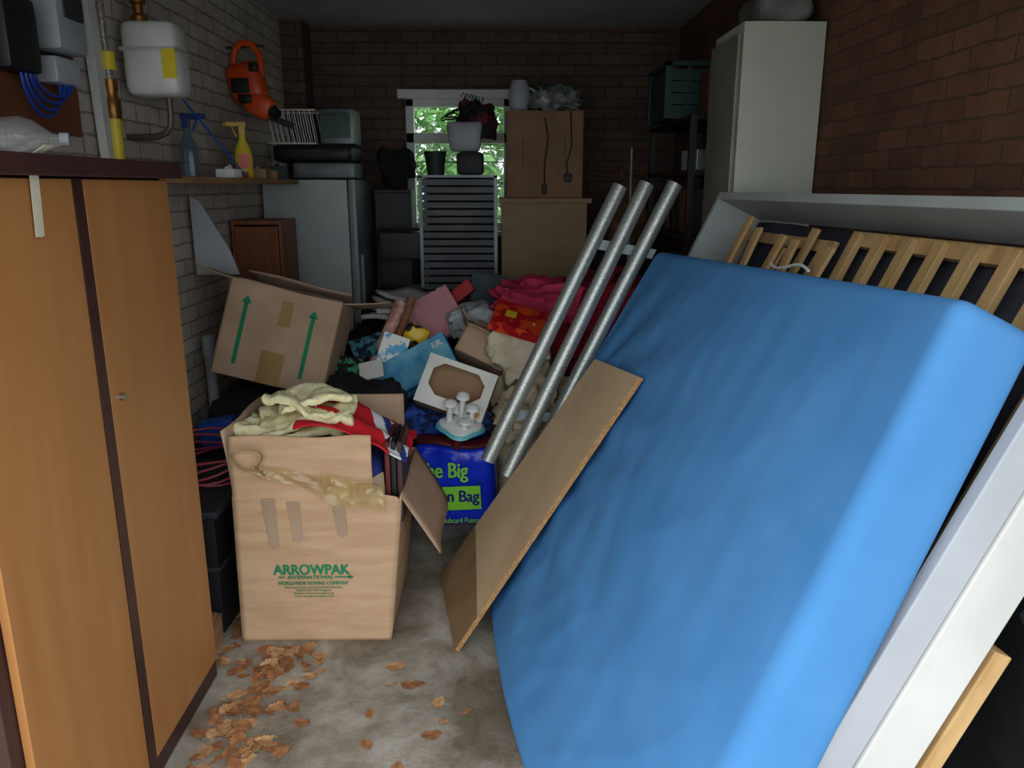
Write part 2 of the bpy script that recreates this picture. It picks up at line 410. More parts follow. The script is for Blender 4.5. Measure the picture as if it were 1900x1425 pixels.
Gm=thing('gas_meter','white gas meter with yellow pipe on the brick wall','gas meter',(XL,3.12,1.83))
G().rbox((.14,0,.12),(.2,.16,.26),.035,(8,6,8)).build('meter_body',mat('meter_white',(206,206,198),rough=.4),parent=Gm,smooth=True)
G().rbox((.14,0,.15),(.205,.165,.02),.008,(4,4,4)).build('seam',mat('meter_seam',(180,180,172),rough=.4),parent=Gm,smooth=True)
G().rbox((.215,-.082,.1),(.05,.006,.1),.002,(2,2,2)).build('sticker',M_yellow,parent=Gm)
G().lathe([(.03,0),(.03,.02),(.018,.03),(.018,.06),(.028,.065),(.028,.09)],c=(.09,0,.25)).build('inlet_fitting',M_copper,parent=Gm,smooth=True)
g=G(); g.tube([(.17,0,0),(.17,0,-.07),(.165,0,-.11),(.145,0,-.135),(.11,0,-.148),(.05,0,-.15),(.0,0,-.15)],.012)
g.build('outlet_pipe',mat('old_pipe',(96,88,78),rough=.5,metal=.4),parent=Gm,smooth=True)
g=G(); g.tube([(.05,-.2,-.75),(.05,-.2,-.3),(.05,-.2,-.08)],.022,12)
g.build('yellow_pipe',M_yellow,parent=Gm,smooth=True)
G().lathe([(.024,0),(.028,.02),(.028,.06),(.02,.08),(.026,.1),(.026,.13)],c=(.05,-.2,-.1)).build('valve',M_copper,parent=Gm,smooth=True)
G().cyl((.05,-.2,.06),(.05,-.2,.12),.025,seg=14).build('yellow_collar',M_yellow,parent=Gm,smooth=True)
g=G(); g.tube([(.05,-.2,.02),(.05,-.205,.1),(.05,-.21,.17),(.055,-.22,.28),(.05,-.21,.38),(.05,-.18,.46),(.05,-.1,.6)],.014,10)
g.build('flexible_pipe',mat('braided_pipe',(150,144,130),(100,94,84),rough=.4,metal=.3,ns=90),parent=Gm,smooth=True)

# ------------------------------------------------------------------ shelf on left wall and things
G().bb(XL,-1.12,2.3,4.55,1.51,1.535).build('wall_shelf',M_wood3,label='long rough wooden plank shelf on the pale brick wall',cat='shelf',bevel=.002)
def spray(loc,body,head,label,h=.2,rot=0):
    T_=thing('spray_bottle',label,'spray bottle',loc,(0,0,rot))
    G().lathe([(.03,0),(.036,.005),(.037,h*.5),(.03,h*.7),(.014,h*.88),(.013,h)],sc=(1.1,.75,1)).build('bottle_body',body,parent=T_,smooth=True)
    g=G(); g.box((.0,0,h+.02),(.03,.024,.04)); g.box((.025,0,h+.045),(.09,.022,.022)); g.box((.035,0,h+.012),(.008,.014,.05),(0,25,0)); g.cyl((.07,0,h+.045),(.082,0,h+.045),.009)
    g.build('trigger_head',head,parent=T_,bevel=.003)
    return T_
spray((-1.29,3.42,1.535),mat('blue_bottle',(90,124,156),rough=.15,trans=.6,alpha=.6),mat('dark_blue_head',(26,50,104),rough=.4),'clear blue spray bottle standing on the plank shelf')
T_=spray((-1.2,3.86,1.535),M_yellow,mat('yellow_head',(204,160,20),rough=.4),'yellow trigger spray cleaner bottle on the plank shelf',h=.2,rot=200)
G().box((0,.0285,.08),(.05,.002,.07)).build('product_sticker',M_orange,parent=T_)
g=G(); g.cyl((-1.25,3.24,1.86),(-1.135,3.66,1.545),.004,seg=8)
g.build('rod',M_bluep,label='thin blue rod leaning between wall and shelf',cat='rod')
for i,(y,w,h_,m) in enumerate(((3.6,.07,.04,M_white),(3.7,.08,.03,M_orange),(4.05,.12,.05,M_oak),(4.22,.1,.045,M_wood3),(4.4,.1,.07,M_dkgrey))):
    g=G(); g.rbox((0,0,h_/2),(.09,w,h_),.006,(4,4,4)); g.cyl((0,-w*.2,h_-.002),(0,w*.2,h_+.006),.012,seg=10)
    g.build('small_box',m,loc=(-1.19,y,1.535),rot=(0,0,i*9-12),smooth=True,label=('small white carton','small orange plastic case','small tan wooden box','small worn wooden block','small dark plastic case')[i]+' on the plank shelf',cat='box')

# garden tool hanging
H=thing('leaf_blower','orange garden power tool hanging on the brick wall','power tool',(XL+.10,4.35,1.82))
H.scale=(.9,.9,.9)
g=G(); g.rbox((0,0,.22),(.2,.16,.22),.05,(8,6,8),rot=(0,-15,0)); g.rbox((.07,-.02,.1),(.16,.12,.14),.04,(6,6,6),rot=(0,30,0))
g.build('motor_housing',M_orange,parent=H,smooth=True)
g=G(); g.tube([(-.05,0,.28),(-.075,0,.34),(-.06,0,.40),(-.02,0,.44),(.04,0,.43),(.075,0,.38),(.085,0,.32),(.08,0,.26)],.02,10)
g.build('handle',M_orange,parent=H,smooth=True)
g=G(); g.cyl((.1,-.02,.1),(.17,-.05,.04),.045,.03,seg=18); g.rbox((-.02,-.085,.2),(.1,.02,.08),.008,(4,4,4)); g.box((.16,-.02,.02),(.2,.02,.035),(0,22,0)); g.rbox((.06,-.075,.3),(.05,.03,.05),.01,(4,4,4)); g.rbox((.0,-.075,.13),(.08,.03,.05),.01,(4,4,4))
g.build('guard',M_black,parent=H,smooth=True)
G().cyl((XL,4.35,2.19),(XL+.2,4.35,2.20),.006,seg=8).build('wall_hook',M_dkgrey,label='steel hook in the brick wall holding a power tool',cat='hook')

# misc left side
g=G(); g.prism([(-.09,-.17),(.1,-.17),(.06,-.05),(-.05,.16),(-.09,.18)],-.01,.01)
g.build('board_offcut',M_greyb,loc=(-1.28,3.6,1.28),rot=(0,0,5),bevel=.002,label='white triangular board offcut leaning on the brick wall',cat='board')
g=G(); g.pipe((0,0,0),(0,0,.82),.024,.004); g.pipe((0,0,.74),(0,0,.83),.029,.004)
g.build('drain_pipe',M_greyb,loc=(-1.34,3.57,0),smooth=True,label='grey plastic waste pipe standing against the brick wall',cat='pipe')
BK=thing('bookcase','small orange-brown wooden cupboard beside the fridge','cupboard',(-1.24,4.25,0))
for x in (-.1275,.1125): G().bb(x,x+.015,-.15,.15,0,1.33).build('side_panel',M_teak,parent=BK)
G().bb(-.1125,.1125,.14,.15,0,1.33).build('back_panel',M_teak,parent=BK)
for z in (.02,.35,.68,1.0,1.31): G().bb(-.112,.112,-.15,.14,z,z+.018).build('shelf',M_teak,parent=BK)
G().bb(-.11,.11,-.162,-.151,.03,1.30).build('door',mat('brown_door',(122,70,42),(104,58,34),rough=.5,ns=4,vec=(8,8,1)),parent=BK,bevel=.002)

# fridge
F=thing('fridge','tall white fridge freezer standing by the back corner','fridge',(-1.12,5.0,0))
G().rbox((-.01,0,.775),(.50,.56,1.53),.012,(4,4,4)).build('body',M_fridge,parent=F,smooth=True)
for z,h_,hz,hl in ((1.1,.88,.95,.3),(.33,.62,.5,.2)):
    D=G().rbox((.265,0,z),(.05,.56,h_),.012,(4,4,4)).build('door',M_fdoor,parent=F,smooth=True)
    G().box((.30,-.22,hz),(.02,.025,hl)).build('handle',M_fdoor,parent=D,bevel=.004)
G().bb(-.25,.25,-.27,.27,0,.012).build('foot',M_black,parent=F)
g=G(); g.rbox((0,0,.05),(.36,.34,.09),.01,(4,4,4)); g.box((0,-.172,.05),(.3,.006,.05))
g.build('set_top_box',M_grey,loc=(-1.02,4.93,1.54),smooth=True,label='flat grey metal appliance on top of the fridge',cat='appliance')
g=G(); g.rbox((0,0,.05),(.46,.38,.1),.03,(6,6,4)); g.box((0,-.19,.06),(.2,.03,.02))
g.build('roasting_tin',M_black,loc=(-1.08,4.93,1.636),smooth=True,label='black lidded tray resting on a grey appliance',cat='tray')
TO=thing('toaster_oven','small silver mini oven with glass door','oven',(-.94,4.93,1.738))
G().rbox((0,0,.1),(.2,.26,.2),.012,(4,4,4)).build('oven_body',M_grey,parent=TO,smooth=True)
G().box((.0,-.134,.1),(.16,.008,.13)).build('oven_door',mat('oven_glass',(90,110,104),rough=.1),parent=TO,bevel=.002)
G().cyl((-.07,-.15,.17),(.07,-.15,.17),.006).build('handle',M_grey,parent=TO)
g=G()
for i in range(9): g.tube([(-.1+.03*i,-.1,0),(-.13+.03*i,-.1,.19),(-.13+.03*i,.1,.19),(-.1+.03*i,.1,0)],.0035,6)
for z in (.005,.19): g.tube([(-.13,-.1,z),(.14,-.1,z),(.14,.1,z),(-.13,.1,z)],.005,6,closed=True)
g.build('dish_rack',M_white,loc=(-1.2,4.88,1.738),smooth=True,label='white wire dish rack on the black tray',cat='dish rack')
g=G().rbox((0,0,.13),(.24,.24,.26),.1,(12,12,12),fn=folds(.06,6,3))
g.build('bin_bag',M_blackf,loc=(-.68,5.35,1.49),smooth=True,label='dark bulky bag piled beside the window',cat='bag')
SB=thing('side_cupboard','dark narrow cupboard between fridge and window','cupboard',(-.68,5.35,0))
G().bb(-.12,.12,-.15,.15,0,1.48).build('body',M_black,parent=SB,bevel=.004)
G().bb(-.115,.115,-.17,-.15,.03,1.46).build('door',M_black,parent=SB,bevel=.004)

# ------------------------------------------------------------------ slatted grey rack
RK=thing('drawer_rack','tall grey metal rack of many shallow wire trays below the window','rack',(-.24,5.0,0))
for x in (-.225,.225):
    for y in (-.17,.17): G().bb(x-.01,x+.01,y-.01,y+.01,0,1.56).build('post',M_grey,parent=RK)
G().bb(-.235,.235,-.18,.18,1.55,1.565).build('top',M_grey,parent=RK)
G().bb(-.215,.215,.165,.175,.03,1.55).build('back_panel',M_dkgrey,parent=RK)  # dark panel added to shade gaps where window light came through the trays
M_slat=mat('tray_metal',(118,124,126),(96,102,104),rough=.45,metal=.3)
for i in range(34):
    z=.04+i*.0445
    g=G(); g.bb(-.215,.215,-.17,.165,z,z+.003); g.box((0,-.174,z+.015),(.43,.006,.034),(16,0,0))
    g.build('tray',M_slat,parent=RK)
g=G().lathe([(.045,0),(.05,.0),(.065,.12),(.07,.12),(.07,.14),(.06,.14),(.055,.03)],seg=20)
g.build('plant_pot',mat('dark_green_pot',(38,56,46),rough=.6),loc=(-.38,4.95,1.565),smooth=True,label='small dark green plastic plant pot on the rack',cat='plant pot')
g=G(); g.rbox((0,0,.09),(.2,.16,.17),.02,(6,6,4),fn=lambda p:Vector((p.x*(1+p.z*1.2),p.y*(1+p.z*1.2),p.z)))
TB=g.build('plastic_tub',mat('tub_white',(160,166,170),rough=.4),loc=(-.2,4.98,1.70),smooth=True,label='white plastic tub perched on the rack',cat='tub')
g=G(); g.rbox((0,0,.068),(.16,.18,.134),.02,(4,4,4),fn=lump(.004,8)); g.build('shoe_box',M_dkgrey,loc=(-.17,4.99,1.566),smooth=True,label='dark grey shoe box on top of the rack',cat='box')
for i in range(7):
    a=-40+i*13
    g=G(); g.tube([(.0,0,0),(.02,0,.02),(.0,0,.04),(-.02,0,.02)],.0025,6)
    g.tube([(0,0,0),(0,0,-.03),(.17,0,-.09),(.17,0,-.1),(-.17,0,-.1),(-.17,0,-.09),(0,0,-.03)],.004,6)
    g.build('clothes_hanger',M_black,loc=(-.2+.018*i,4.95+.01*i,2.0-.003*i),rot=(0,8*(i%3)-8,70+a),smooth=True,label='black wire clothes hanger bunched above the white tub',cat='clothes hanger',group='clothes hangers by the window')
g=G().rbox((0,0,0),(.2,.1,.22),.05,(12,8,12),fn=folds(.06,9,5)); 
g.build('umbrella_bundle',mat('red_dark_cloth',(96,26,40),(22,20,24),ns=11,lo=.5,hi=.58,rough=.8),loc=(-.12,4.97,1.87),smooth=True,label='dark red and black folded cloth among the hangers',cat='cloth')

# chest + carton
CH=thing('cupboard','plain tan plywood cupboard standing by the back wall','cupboard',(.28,5.05,0))
G().bb(-.26,.26,-.2,.3,0,1.4).build('body',M_oak,parent=CH,bevel=.003)
G().bb(-.275,.285,-.22,.31,1.4,1.43).build('top',M_oak,parent=CH,bevel=.003)
def carton(name,label,loc,rot,w,d,h,m,flaps=(),mi=None,t=.006):
    T_=thing(name,label,'box',loc,rot)
    g=G(); g.bb(-w/2,w/2,-d/2,d/2,0,t); g.bb(-w/2,w/2,-d/2,-d/2+t,0,h); g.bb(-w/2,w/2,d/2-t,d/2,0,h)
    g.bb(-w/2,-w/2+t,-d/2,d/2,0,h); g.bb(w/2-t,w/2,-d/2,d/2,0,h)
    g.build('box_body',m,parent=T_)
    for sd,l,an in flaps:
        e={'front':0,'right':90,'back':180,'left':270}[sd]; off=d/2 if sd in('front','back') else w/2; ww=(w if sd in('front','back') else d)-.012
        M_=Matrix.Rotation(R(e),4,'Z')@Matrix.Translation((0,-off+t/2,h))@Matrix.Rotation(R(an),4,'X')
        g=G(); 
        def ff(u,v,ww=ww,l=l): return Vector(((u-.5)*ww,-.004*math.sin(u*7+v*3),v*l))
        g.sheet(8,5,ff,M_)
        g.build('flap',mi or m,parent=T_,solid=t*.8,smooth=True)
    return T_
C3=carton('cardboard_box','upright brown cardboard box with cables on a cupboard',(.29,5.02,1.43),(0,0,-4),.46,.34,.5,M_card3,(('front',.17,-88),('back',.17,-88),))
for x in (-.13,.12):
    G().box((x,-.172,.27),(.008,.002,.16)).build('printed_line',mat('faded_print',(90,100,70),rough=.8),parent=C3)
for pl,pp,ps in (([(.0,-.18,.46),(.02,-.185,.35),(.0,-.18,.2),(.0,-.18,.07)],(0,-.18,.05),(.03,.02,.06)),([(.15,-.18,.5),(.16,-.185,.3),(.13,-.18,.2),(.14,-.18,.14)],(.14,-.182,.12),(.045,.03,.05))):
    g=G(); g.tube(pl,.004,6); g.rbox(pp,ps,.006,(4,4,4))
    g.build('cable',M_black,smooth=True,loc=(.29,5.02,1.43),rot=(0,0,-4),label='black mains cable with plug hanging over a carton',cat='cable')
J=thing('plastic_jug','white plastic jug on top of the carton','jug',(.13,5.0,1.945))
G().lathe([(.05,0),(.06,.02),(.065,.1),(.05,.16),(.045,.17)],rot=(0,0,0)).build('jug_body',M_greyb,parent=J,smooth=True)
G().tube([(.06,0,.04),(.1,0,.05),(.11,0,.1),(.06,0,.13)],.008).build('handle',M_greyb,parent=J,smooth=True)
g=G().rbox((0,0,.06),(.28,.2,.12),.05,(16,12,10),fn=folds(.07,10,8)); g.build('plastic_bag',mat('clear_film',(140,146,146),(84,90,90),rough=.2,ns=18),loc=(.35,5.0,1.945),smooth=True,label='crumpled clear plastic bag on top of the carton',cat='bag')
g=G(); g.tube([(-.02,0,0),(0,0,.1),(.03,0,.16),(.08,0,.2),(.1,0,.14)],.008); g.build('desk_lamp',M_dkgrey,loc=(.22,5.05,1.95),smooth=True,label='bent dark lamp arm on the carton',cat='lamp')

# ------------------------------------------------------------------ right side back
CB=thing('tall_cabinet','tall cream metal cabinet against the red brick wall','cabinet',(1.078,3.34,0))
G().rbox((0,0,1.05),(.315,.40,2.10),.008,(4,4,4)).build('body',M_cream,parent=CB,smooth=True)
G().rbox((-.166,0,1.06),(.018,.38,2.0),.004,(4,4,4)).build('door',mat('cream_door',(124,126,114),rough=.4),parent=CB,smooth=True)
G().cyl((-.175,-.15,1.1),(-.19,-.15,1.1),.012).build('handle',M_grey,parent=CB)
g=G().rbox((0,0,.06),(.22,.34,.12),.06,(12,12,8),fn=folds(.03,9,2)); g.build('rolled_sheet',mat('grey_sheet',(120,122,118),(80,82,80),rough=.7),loc=(1.1,3.34,2.10),smooth=True,label='grey folded dust sheet on top of the cabinet',cat='sheet')
SH=thing('shelving_unit','black open shelving unit against the side wall','shelving unit',(1.05,4.25,0))
for x in (-.15,.15):
    for y in (-.48,.48): G().bb(x-.015,x+.015,y-.015,y+.015,0,1.82).build('post',M_black,parent=SH)
for z in (.1,.5,.9,1.25,1.55,1.8): G().bb(-.165,.165,-.49,.49,z,z+.02).build('shelf',M_black,parent=SH)
CR=thing('plastic_crate','green plastic crate on top of the black shelving','crate',(.97,4.2,1.82))
g=G(); w,d,h=.3,.42,.26
g.bb(-w/2,w/2,-d/2,d/2,0,.01)
for z in (.01,.065,.12,.175): 
    for y in (-d/2,d/2): g.bb(-w/2,w/2,y-.006,y+.006,z,z+.05)
    for x in (-w/2,w/2): g.bb(x-.006,x+.006,-d/2,d/2,z,z+.05)
for y in (-d/2,d/2):
    for x in (-w/2,w/2): g.bb(x-.015,x+.015,y-.015,y+.015,0,h)
for x in (-.05,.05):
    for y in (-d/2,d/2): g.bb(x-.01,x+.01,y-.008,y+.008,0,h)
g.build('crate_body',M_crate,parent=CR)
g=G(); g.bb(-w/2-.015,w/2+.015,-d/2-.015,-d/2+.012,h-.02,h); g.bb(-w/2-.015,w/2+.015,d/2-.012,d/2+.015,h-.02,h); g.bb(-w/2-.015,-w/2+.012,-d/2,d/2,h-.02,h); g.bb(w/2-.012,w/2+.015,-d/2,d/2,h-.02,h)
g.build('rim',M_crate,parent=CR)
g=G(); g.rbox((0,0,.1),(.2,.16,.2),.008,(4,4,4)); g.box((0,-.081,.1),(.05,.002,.2)); g.build('carton',mat('reddish_card',(84,46,38),rough=.8),loc=(1.06,3.87,1.82),smooth=True,label='reddish-brown small carton on the black shelving',cat='box')
for i in range(6):
    g=G().lathe([(.025,0),(.03,.005),(.034,.1),(.031,.1),(.026,.012)],seg=16)
    g.build('drinking_glass',M_glass,loc=(.95+.08*(i%2),3.86+.1*(i//2),1.57),smooth=True,label='clear drinking glass on the black shelving unit',cat='glass',group='glasses on the shelving unit')
for i in range(6):
    g=G(); g.rbox((0,0,.11),(.2,.11,.22),.008,(4,4,4)); g.box((-.101,0,.12),(.003,.08,.06))
    g.build('file_box',[M_dkgrey,M_teak,M_dkgrey][i%3],loc=(1.03,3.9+.13*i,1.27 if i<5 else .92),smooth=True,label=['dark grey','brown','dark grey'][i%3]+' boxed item stored on the black shelving unit',cat='box')
g=G(); g.tube([(0,0,0),(0,0,1.7)],.009); g.build('pole',M_grey,loc=(.72,4.36,0),smooth=True,label='thin grey metal pole standing near the shelving',cat='pole')
g=G(); g.rbox((0,0,.2),(.2,.14,.3),.06,(8,8,8),fn=folds(.05,7,11)); g.rbox((.02,0,.4),(.13,.12,.14),.06,(6,6,6)); g.cyl((-.03,0,.45),(-.06,0,.52),.02,.008); g.cyl((.07,0,.45),(.1,0,.52),.02,.008)
g.build('soft_toy',mat('brown_plush',(96,64,46),(60,38,28),rough=.95,ns=20),loc=(.75,4.6,1.1),smooth=True,label='brown plush animal sitting among dark clutter',cat='soft toy')
g=G().rbox((0,0,.55),(.26,.4,1.1),.05,(6,6,8),fn=folds(.04,4,12)); g.build('dust_sheet',M_blackf,loc=(.72,4.65,0),smooth=True,label='pile of stuff under a dark cloth',cat='cloth')

# ------------------------------------------------------------------ leaning mattress and bed frame
NB=Vector((.228,1.12,.07)); FB=Vector((-.06,3.05,.07)); NT=Vector((.772,1.275,1.325)); FT=Vector((.60,2.98,1.27))
nrm=Vector((.897,.1,-.43)).normalized()
TH=.18
def mfn(p):
    u=(p.y/1.9)+.5; v=(p.z/1.44)+.5; w=(p.x/TH)+.5
    base=NB.lerp(FB,u).lerp(NT.lerp(FT,u),v)
    q=base+nrm*(w*TH)
    su=max(0,min(1,u)); sv=max(0,min(1,v))
    q-=Vector((.105,0,0))*math.sin(math.pi*su**.75)*(1-sv)**1.6
    if w<.55:
        k=max(0,1-abs(w)*2)
        f=0
        cx,cy=.95,.42
        dx=cx-u; dy=v-cy; a=math.atan2(dy,dx+.04); rr=math.hypot(dx,dy)
        f+=.0065*math.sin(a*19+rr*2+2*noise.noise(Vector((u*3,v*3,0))))*math.exp(-abs(rr-.24)*3.0)
        f+=.0045*noise.noise(Vector((u*5+v*7,(v-u)*1.6,2.0)))*(1.1-v)
        f+=.006*(abs(noise.noise(Vector((u*9-v*4,v*3+u*2,5.0))))**.7)*max(0,1.05-v)
        f+=.0035*(1-abs(noise.noise(Vector((u*7+v*5,v*2-u*2,25.0))))*2)**3*max(0,1.2-v)
        f+=.0018*noise.noise(Vector((u*24,v*9,7.0)))
        f+=.0016*noise.noise(Vector((u*8,v*30,17.0)))
        edge=min(1,su*10,(1-su)*10,sv*10,(1-sv)*10)
        q-=nrm*((f*1.4*edge)+.010*math.sin(math.pi*su)*math.sin(math.pi*sv))*k
    return q
g=G().rbox((0,0,0),(TH,1.9,1.44),.035,(12,150,130),fn=mfn)
g.build('mattress',M_blue,smooth=True,label='large mattress in a blue fitted sheet leaning on a bed frame',cat='mattress')

A=Vector((-.11,.994,0)).normalized(); nr=(nrm-A*nrm.dot(A)).normalized(); Bv=nr.cross(A).normalized()
if Bv.z<0: Bv=-Bv
O=Vector((.15,1.15,0))+nr*(.20)+Bv*.195+A*.055
FR=bpy.data.objects.new('bed_frame',None); COL.objects.link(FR)
FR.matrix_world=Matrix(((nr.x,A.x,Bv.x,O.x),(nr.y,A.y,Bv.y,O.y),(nr.z,A.z,Bv.z,O.z),(0,0,0,1)))
FR["label"]='white bed frame leaning against the brick wall'; FR["category"]='bed frame'
DP=.19; HH=1.54; LL=1.80
G().bb(0,DP,0,LL,HH-.03,HH).build('side_rail',M_railg,parent=FR,bevel=.003)
G().bb(0,DP,0,LL,0,.03).build('side_rail',M_offw,parent=FR,bevel=.003)
G().bb(0,.075,-.03,0,0,HH).build('end_rail',M_greyb,parent=FR,bevel=.003,label='grey edge strip of the end rail')
G().bb(.077,DP,-.036,0,0,HH).build('end_rail',M_offw,parent=FR,bevel=.003)
G().bb(0,DP,LL,LL+.03,0,HH).build('end_rail',M_railg,parent=FR,bevel=.003)
g=G(); g.cyl((DP*.5,-.037,.42),(DP*.5,-.04,.42),.006); g.build('screw',M_copper,parent=FR)
g=G(); g.sheet(12,12,lambda u,v:Vector((DP-.01+.008*math.sin(u*20)*v,.02+u*(LL-.04),.04+v*(HH-.08))))
dk=g.build('dark_backing',mat('slate_backing',(60,62,72),(44,46,54),rough=.95),solid=.004,smooth=True,label='dark grey backing sheet added as shade behind pine slats',cat='fabric'); dk.matrix_world=FR.matrix_world.copy()  # shade in the slat gaps, put in as an added dark sheet
sb=thing('slatted_base','pine slatted bed base held inside the white frame','bed base')
sb.matrix_world=FR.matrix_world.copy()
G().bb(.135,.16,.09,1.02,HH-.10,HH-.055).build('rail',M_pine,parent=sb,bevel=.002)
G().bb(.135,.16,.09,1.02,.25,.30).build('rail',M_pine,parent=sb,bevel=.002)
for i in range(8): G().bb(.115,.135,.09+i*.122,.09+i*.122+.040,.25,HH-.065).build('slat',M_pine,parent=sb,bevel=.002)
rs=random.Random(4)
for i in range(10):
    g=G(); g.bb(-.021,.021,-.006,.006,0,1.12+.05*rs.random())
    o=g.build('loose_slat',M_pine,bevel=.002,label='loose pine slat propped behind the blue mattress',cat='slat',group='loose pine slats')
    o.matrix_world=FR.matrix_world@Matrix.Translation((.055+.022*(i%4),1.06+i*.068,.27+.05*rs.random()))@Matrix.Rotation(R([6,-4,7,3,-6,5,8,-3,2,4][i]),4,'X')@Matrix.Rotation(R(90),4,'Z')
g=G(); g.bb(.145,.16,1.10,1.74,HH-.13,HH-.09)
o=g.build('cross_batten',M_pine,bevel=.002,label='short pine batten lying across loose slats',cat='batten'); o.matrix_world=FR.matrix_world.copy()
g=G(); g.tube([(.030,.95+.24*t,1.315+.012*math.sin(t*6)) for t in [k/10 for k in range(11)]],.005,6)
o=g.build('tie_strap',M_wclo,smooth=True,label='white strap wrapped across the loose pine slats',cat='strap'); o.matrix_world=FR.matrix_world.copy()
g=G(); g.bb(DP+.02,DP+.06,-.03,.03,.09,.74)
o=g.build('pine_leg',M_pine,bevel=.003,label='pine post leaning behind the bed frame',cat='post'); o.matrix_world=FR.matrix_world.copy()
g=G(); g.rbox((0,0,.2),(.16,.5,.4),.03,(6,6,6),fn=lump(.01,5)); g.rbox((0,0,.43),(.08,.2,.07),.02,(4,4,4)); g.build('tool_case',M_black,loc=(1.14,2.35,0),smooth=True,label='black plastic case tucked behind the bed frame',cat='case')
g=G().rbox((0,0,.42),(.14,.85,.84),.05,(8,12,12),fn=folds(.02,5,77)); g.build('dark_filler',M_blackf,loc=(1.155,1.62,0),smooth=True,label='black filler shape added as shade against the brick wall',cat='bag')  # black mass added to darken the stretch of wall behind the frame
g=G(); g.rbox((0,0,0),(.09,.05,.06),.012,(4,4,4)); g.cyl((.03,0,0),(.1,.02,-.03),.012); 
g.build('clamp',M_dkgrey,loc=(1.0,1.25,.74),rot=(0,-30,0),smooth=True,label='black plastic bracket on the end of a pine post',cat='bracket')

# chipboard panel leaning on mattress
BR_=Vector((-.150,2.30,.0)); BL_=Vector((-.235,2.82,.0)); TR_=Vector((.430,2.32,.925)); TL_=Vector((.355,2.82,.872))
th=Vector((.87,.09,-.47)).normalized()*.016
CBp=thing('chipboard_panel','bare chipboard panel leaning against the blue mattress','board',(-.19,2.56,0))
off=Vector((-.19,2.56,0)); lift=Vector((0,0,.009))
P4=[p-off+lift for p in (BR_,BL_,TL_,TR_)]
g=G(); vs=P4+[p+th for p in P4]
m1=P4[0].lerp(P4[3],.13); m2=P4[1].lerp(P4[2],.24)
vs+= [m1,m2]
g.add(vs,[(8,9,2,3)]); g.cur=1; g.add(vs,[(0,4,5,1),(1,5,6,2,9),(2,6,7,3),(3,7,4,0,8)]); g.cur=2; g.add(vs,[(4,7,6,5)])
g.cur=3; g.add(vs,[(0,1,9,8)])
g.build('panel',[M_chip,M_chipe,M_offw,M_chips],parent=CBp)

# steel tubes
TBs=thing('tube_assembly','three silver metal tubes joined by pale brackets leaning on the pile','tubes',(.1,2.95,.42))
o=Vector((.1,2.95,.42))
tp=[((-.045,2.85,.475),(.455,3.0,1.50)),((.030,2.86,.41),(.555,3.0,1.51)),((.16,2.95,.475),(.665,3.02,1.51))]
for a,b in tp:
    G().pipe(Vector(a)-o,Vector(b)-o,.029,.003).build('tube',M_steel,parent=TBs,smooth=True)
def brk(t):
    pts=[Vector(a).lerp(Vector(b),t)-o+Vector((0,.032,0)) for a,b in tp]
    g=G(); d=(pts[2]-pts[0]).normalized(); a0=pts[0]-d*.02; a1=pts[2]+d*.04
    up=Vector((.2,0,.45)).normalized()*.02
    dn=Vector((0,0,-.06))
    q=[a0-up,a1-up+dn,a1+up+dn,a0+up]; nv=Vector((0,.004,0))
    g.add(q+[p+nv for p in q],[(0,1,2,3),(7,6,5,4),(0,4,5,1),(1,5,6,2),(2,6,7,3),(3,7,4,0)])
    g.build('bracket',M_bracket,parent=TBs,bevel=.001)
brk(.8); brk(.17)

# ------------------------------------------------------------------ main moving box
BX=thing('cardboard_box','open brown moving box with green printing, full of cloths','box',(-.623,2.63,0))
w,d,h,t=.5,.5,.52,.007
def tap(p):
    v=p.z/h
    return Vector((p.x*(1+.085*v)+.03*v,p.y,p.z))
g=G()
for e in (90,180,270):
    M_=Matrix.Rotation(R(e),4,'Z')
    g.sheet(14,14,lambda u,v:tap(M_@Vector(((u-.5)*w,-d/2-.006*math.sin(math.pi*u)*math.sin(math.pi*v),v*h))))
def frontw(u,v):
    z=v*.728; vv=min(1,z/h)
    x=(u-.5)*w*(1+.085*vv)+.03*vv
    if z>h:
        k=min(1,(z-h)/.012)
        x=x-(max(0,u-.5)*2)*.088*k
    return Vector((x,-d/2-.006*math.sin(math.pi*u)*math.sin(math.pi*min(1,v)) + (.004*math.sin((z-h)*40) if z>h else 0), z+(.004*math.sin(u*9) if v==1 else 0)))
g.sheet(30,60,frontw)
g.add([(-w/2,-d/2,.002),(w/2,-d/2,.002),(w/2,d/2,.002),(-w/2,d/2,.002)],[(0,1,2,3)])
g.build('box_body',M_card,parent=BX,solid=.006,smooth=True,recalc=False)
g=G().sheet(16,6,lambda u,v:Vector((-.2+.46*u,d/2+.004*math.sin(u*6)*v,h+v*.215)))
g.build('flap',M_card2,parent=BX,solid=.005,smooth=True)
for e,l,an,m_,xo in ((90,.24,150,M_card2,.301),(270,.225,5,M_card2,.241)):
    M_=Matrix.Rotation(R(e),4,'Z')@Matrix.Translation((0,-xo,h))@Matrix.Rotation(R(an),4,'X')
    g=G().sheet(12,6,lambda u,v:Vector(((u-.5)*(w-.02),.006*math.sin(u*8+v*2)*v,v*l)),M_)
    g.build('flap',m_,parent=BX,solid=.005,smooth=True)
g=G(); yf=-d/2-.0125
g.text('ARROWPAK',.25,(.0,yf,.270),bold=.035,h=.036)
g.text('INTERNATIONAL',.15,(-.005,yf,.2425),bold=.03,h=.012,italic=.3)
g.box((.10,yf,.2425),(.05,.001,.004)); g.box((-.1,yf,.2425),(.02,.001,.004)); g.prism([(.122,.236),(.14,.2425),(.122,.249)],yf-.0005,yf)
g.text('WORLDWIDE MOVING COMPANY',.235,(.003,yf,.2205),bold=.03,h=.012)
g.text('Sherwood House, Norwood Road, Brandon,',.19,(.003,yf,.205),h=.008,bold=.02)
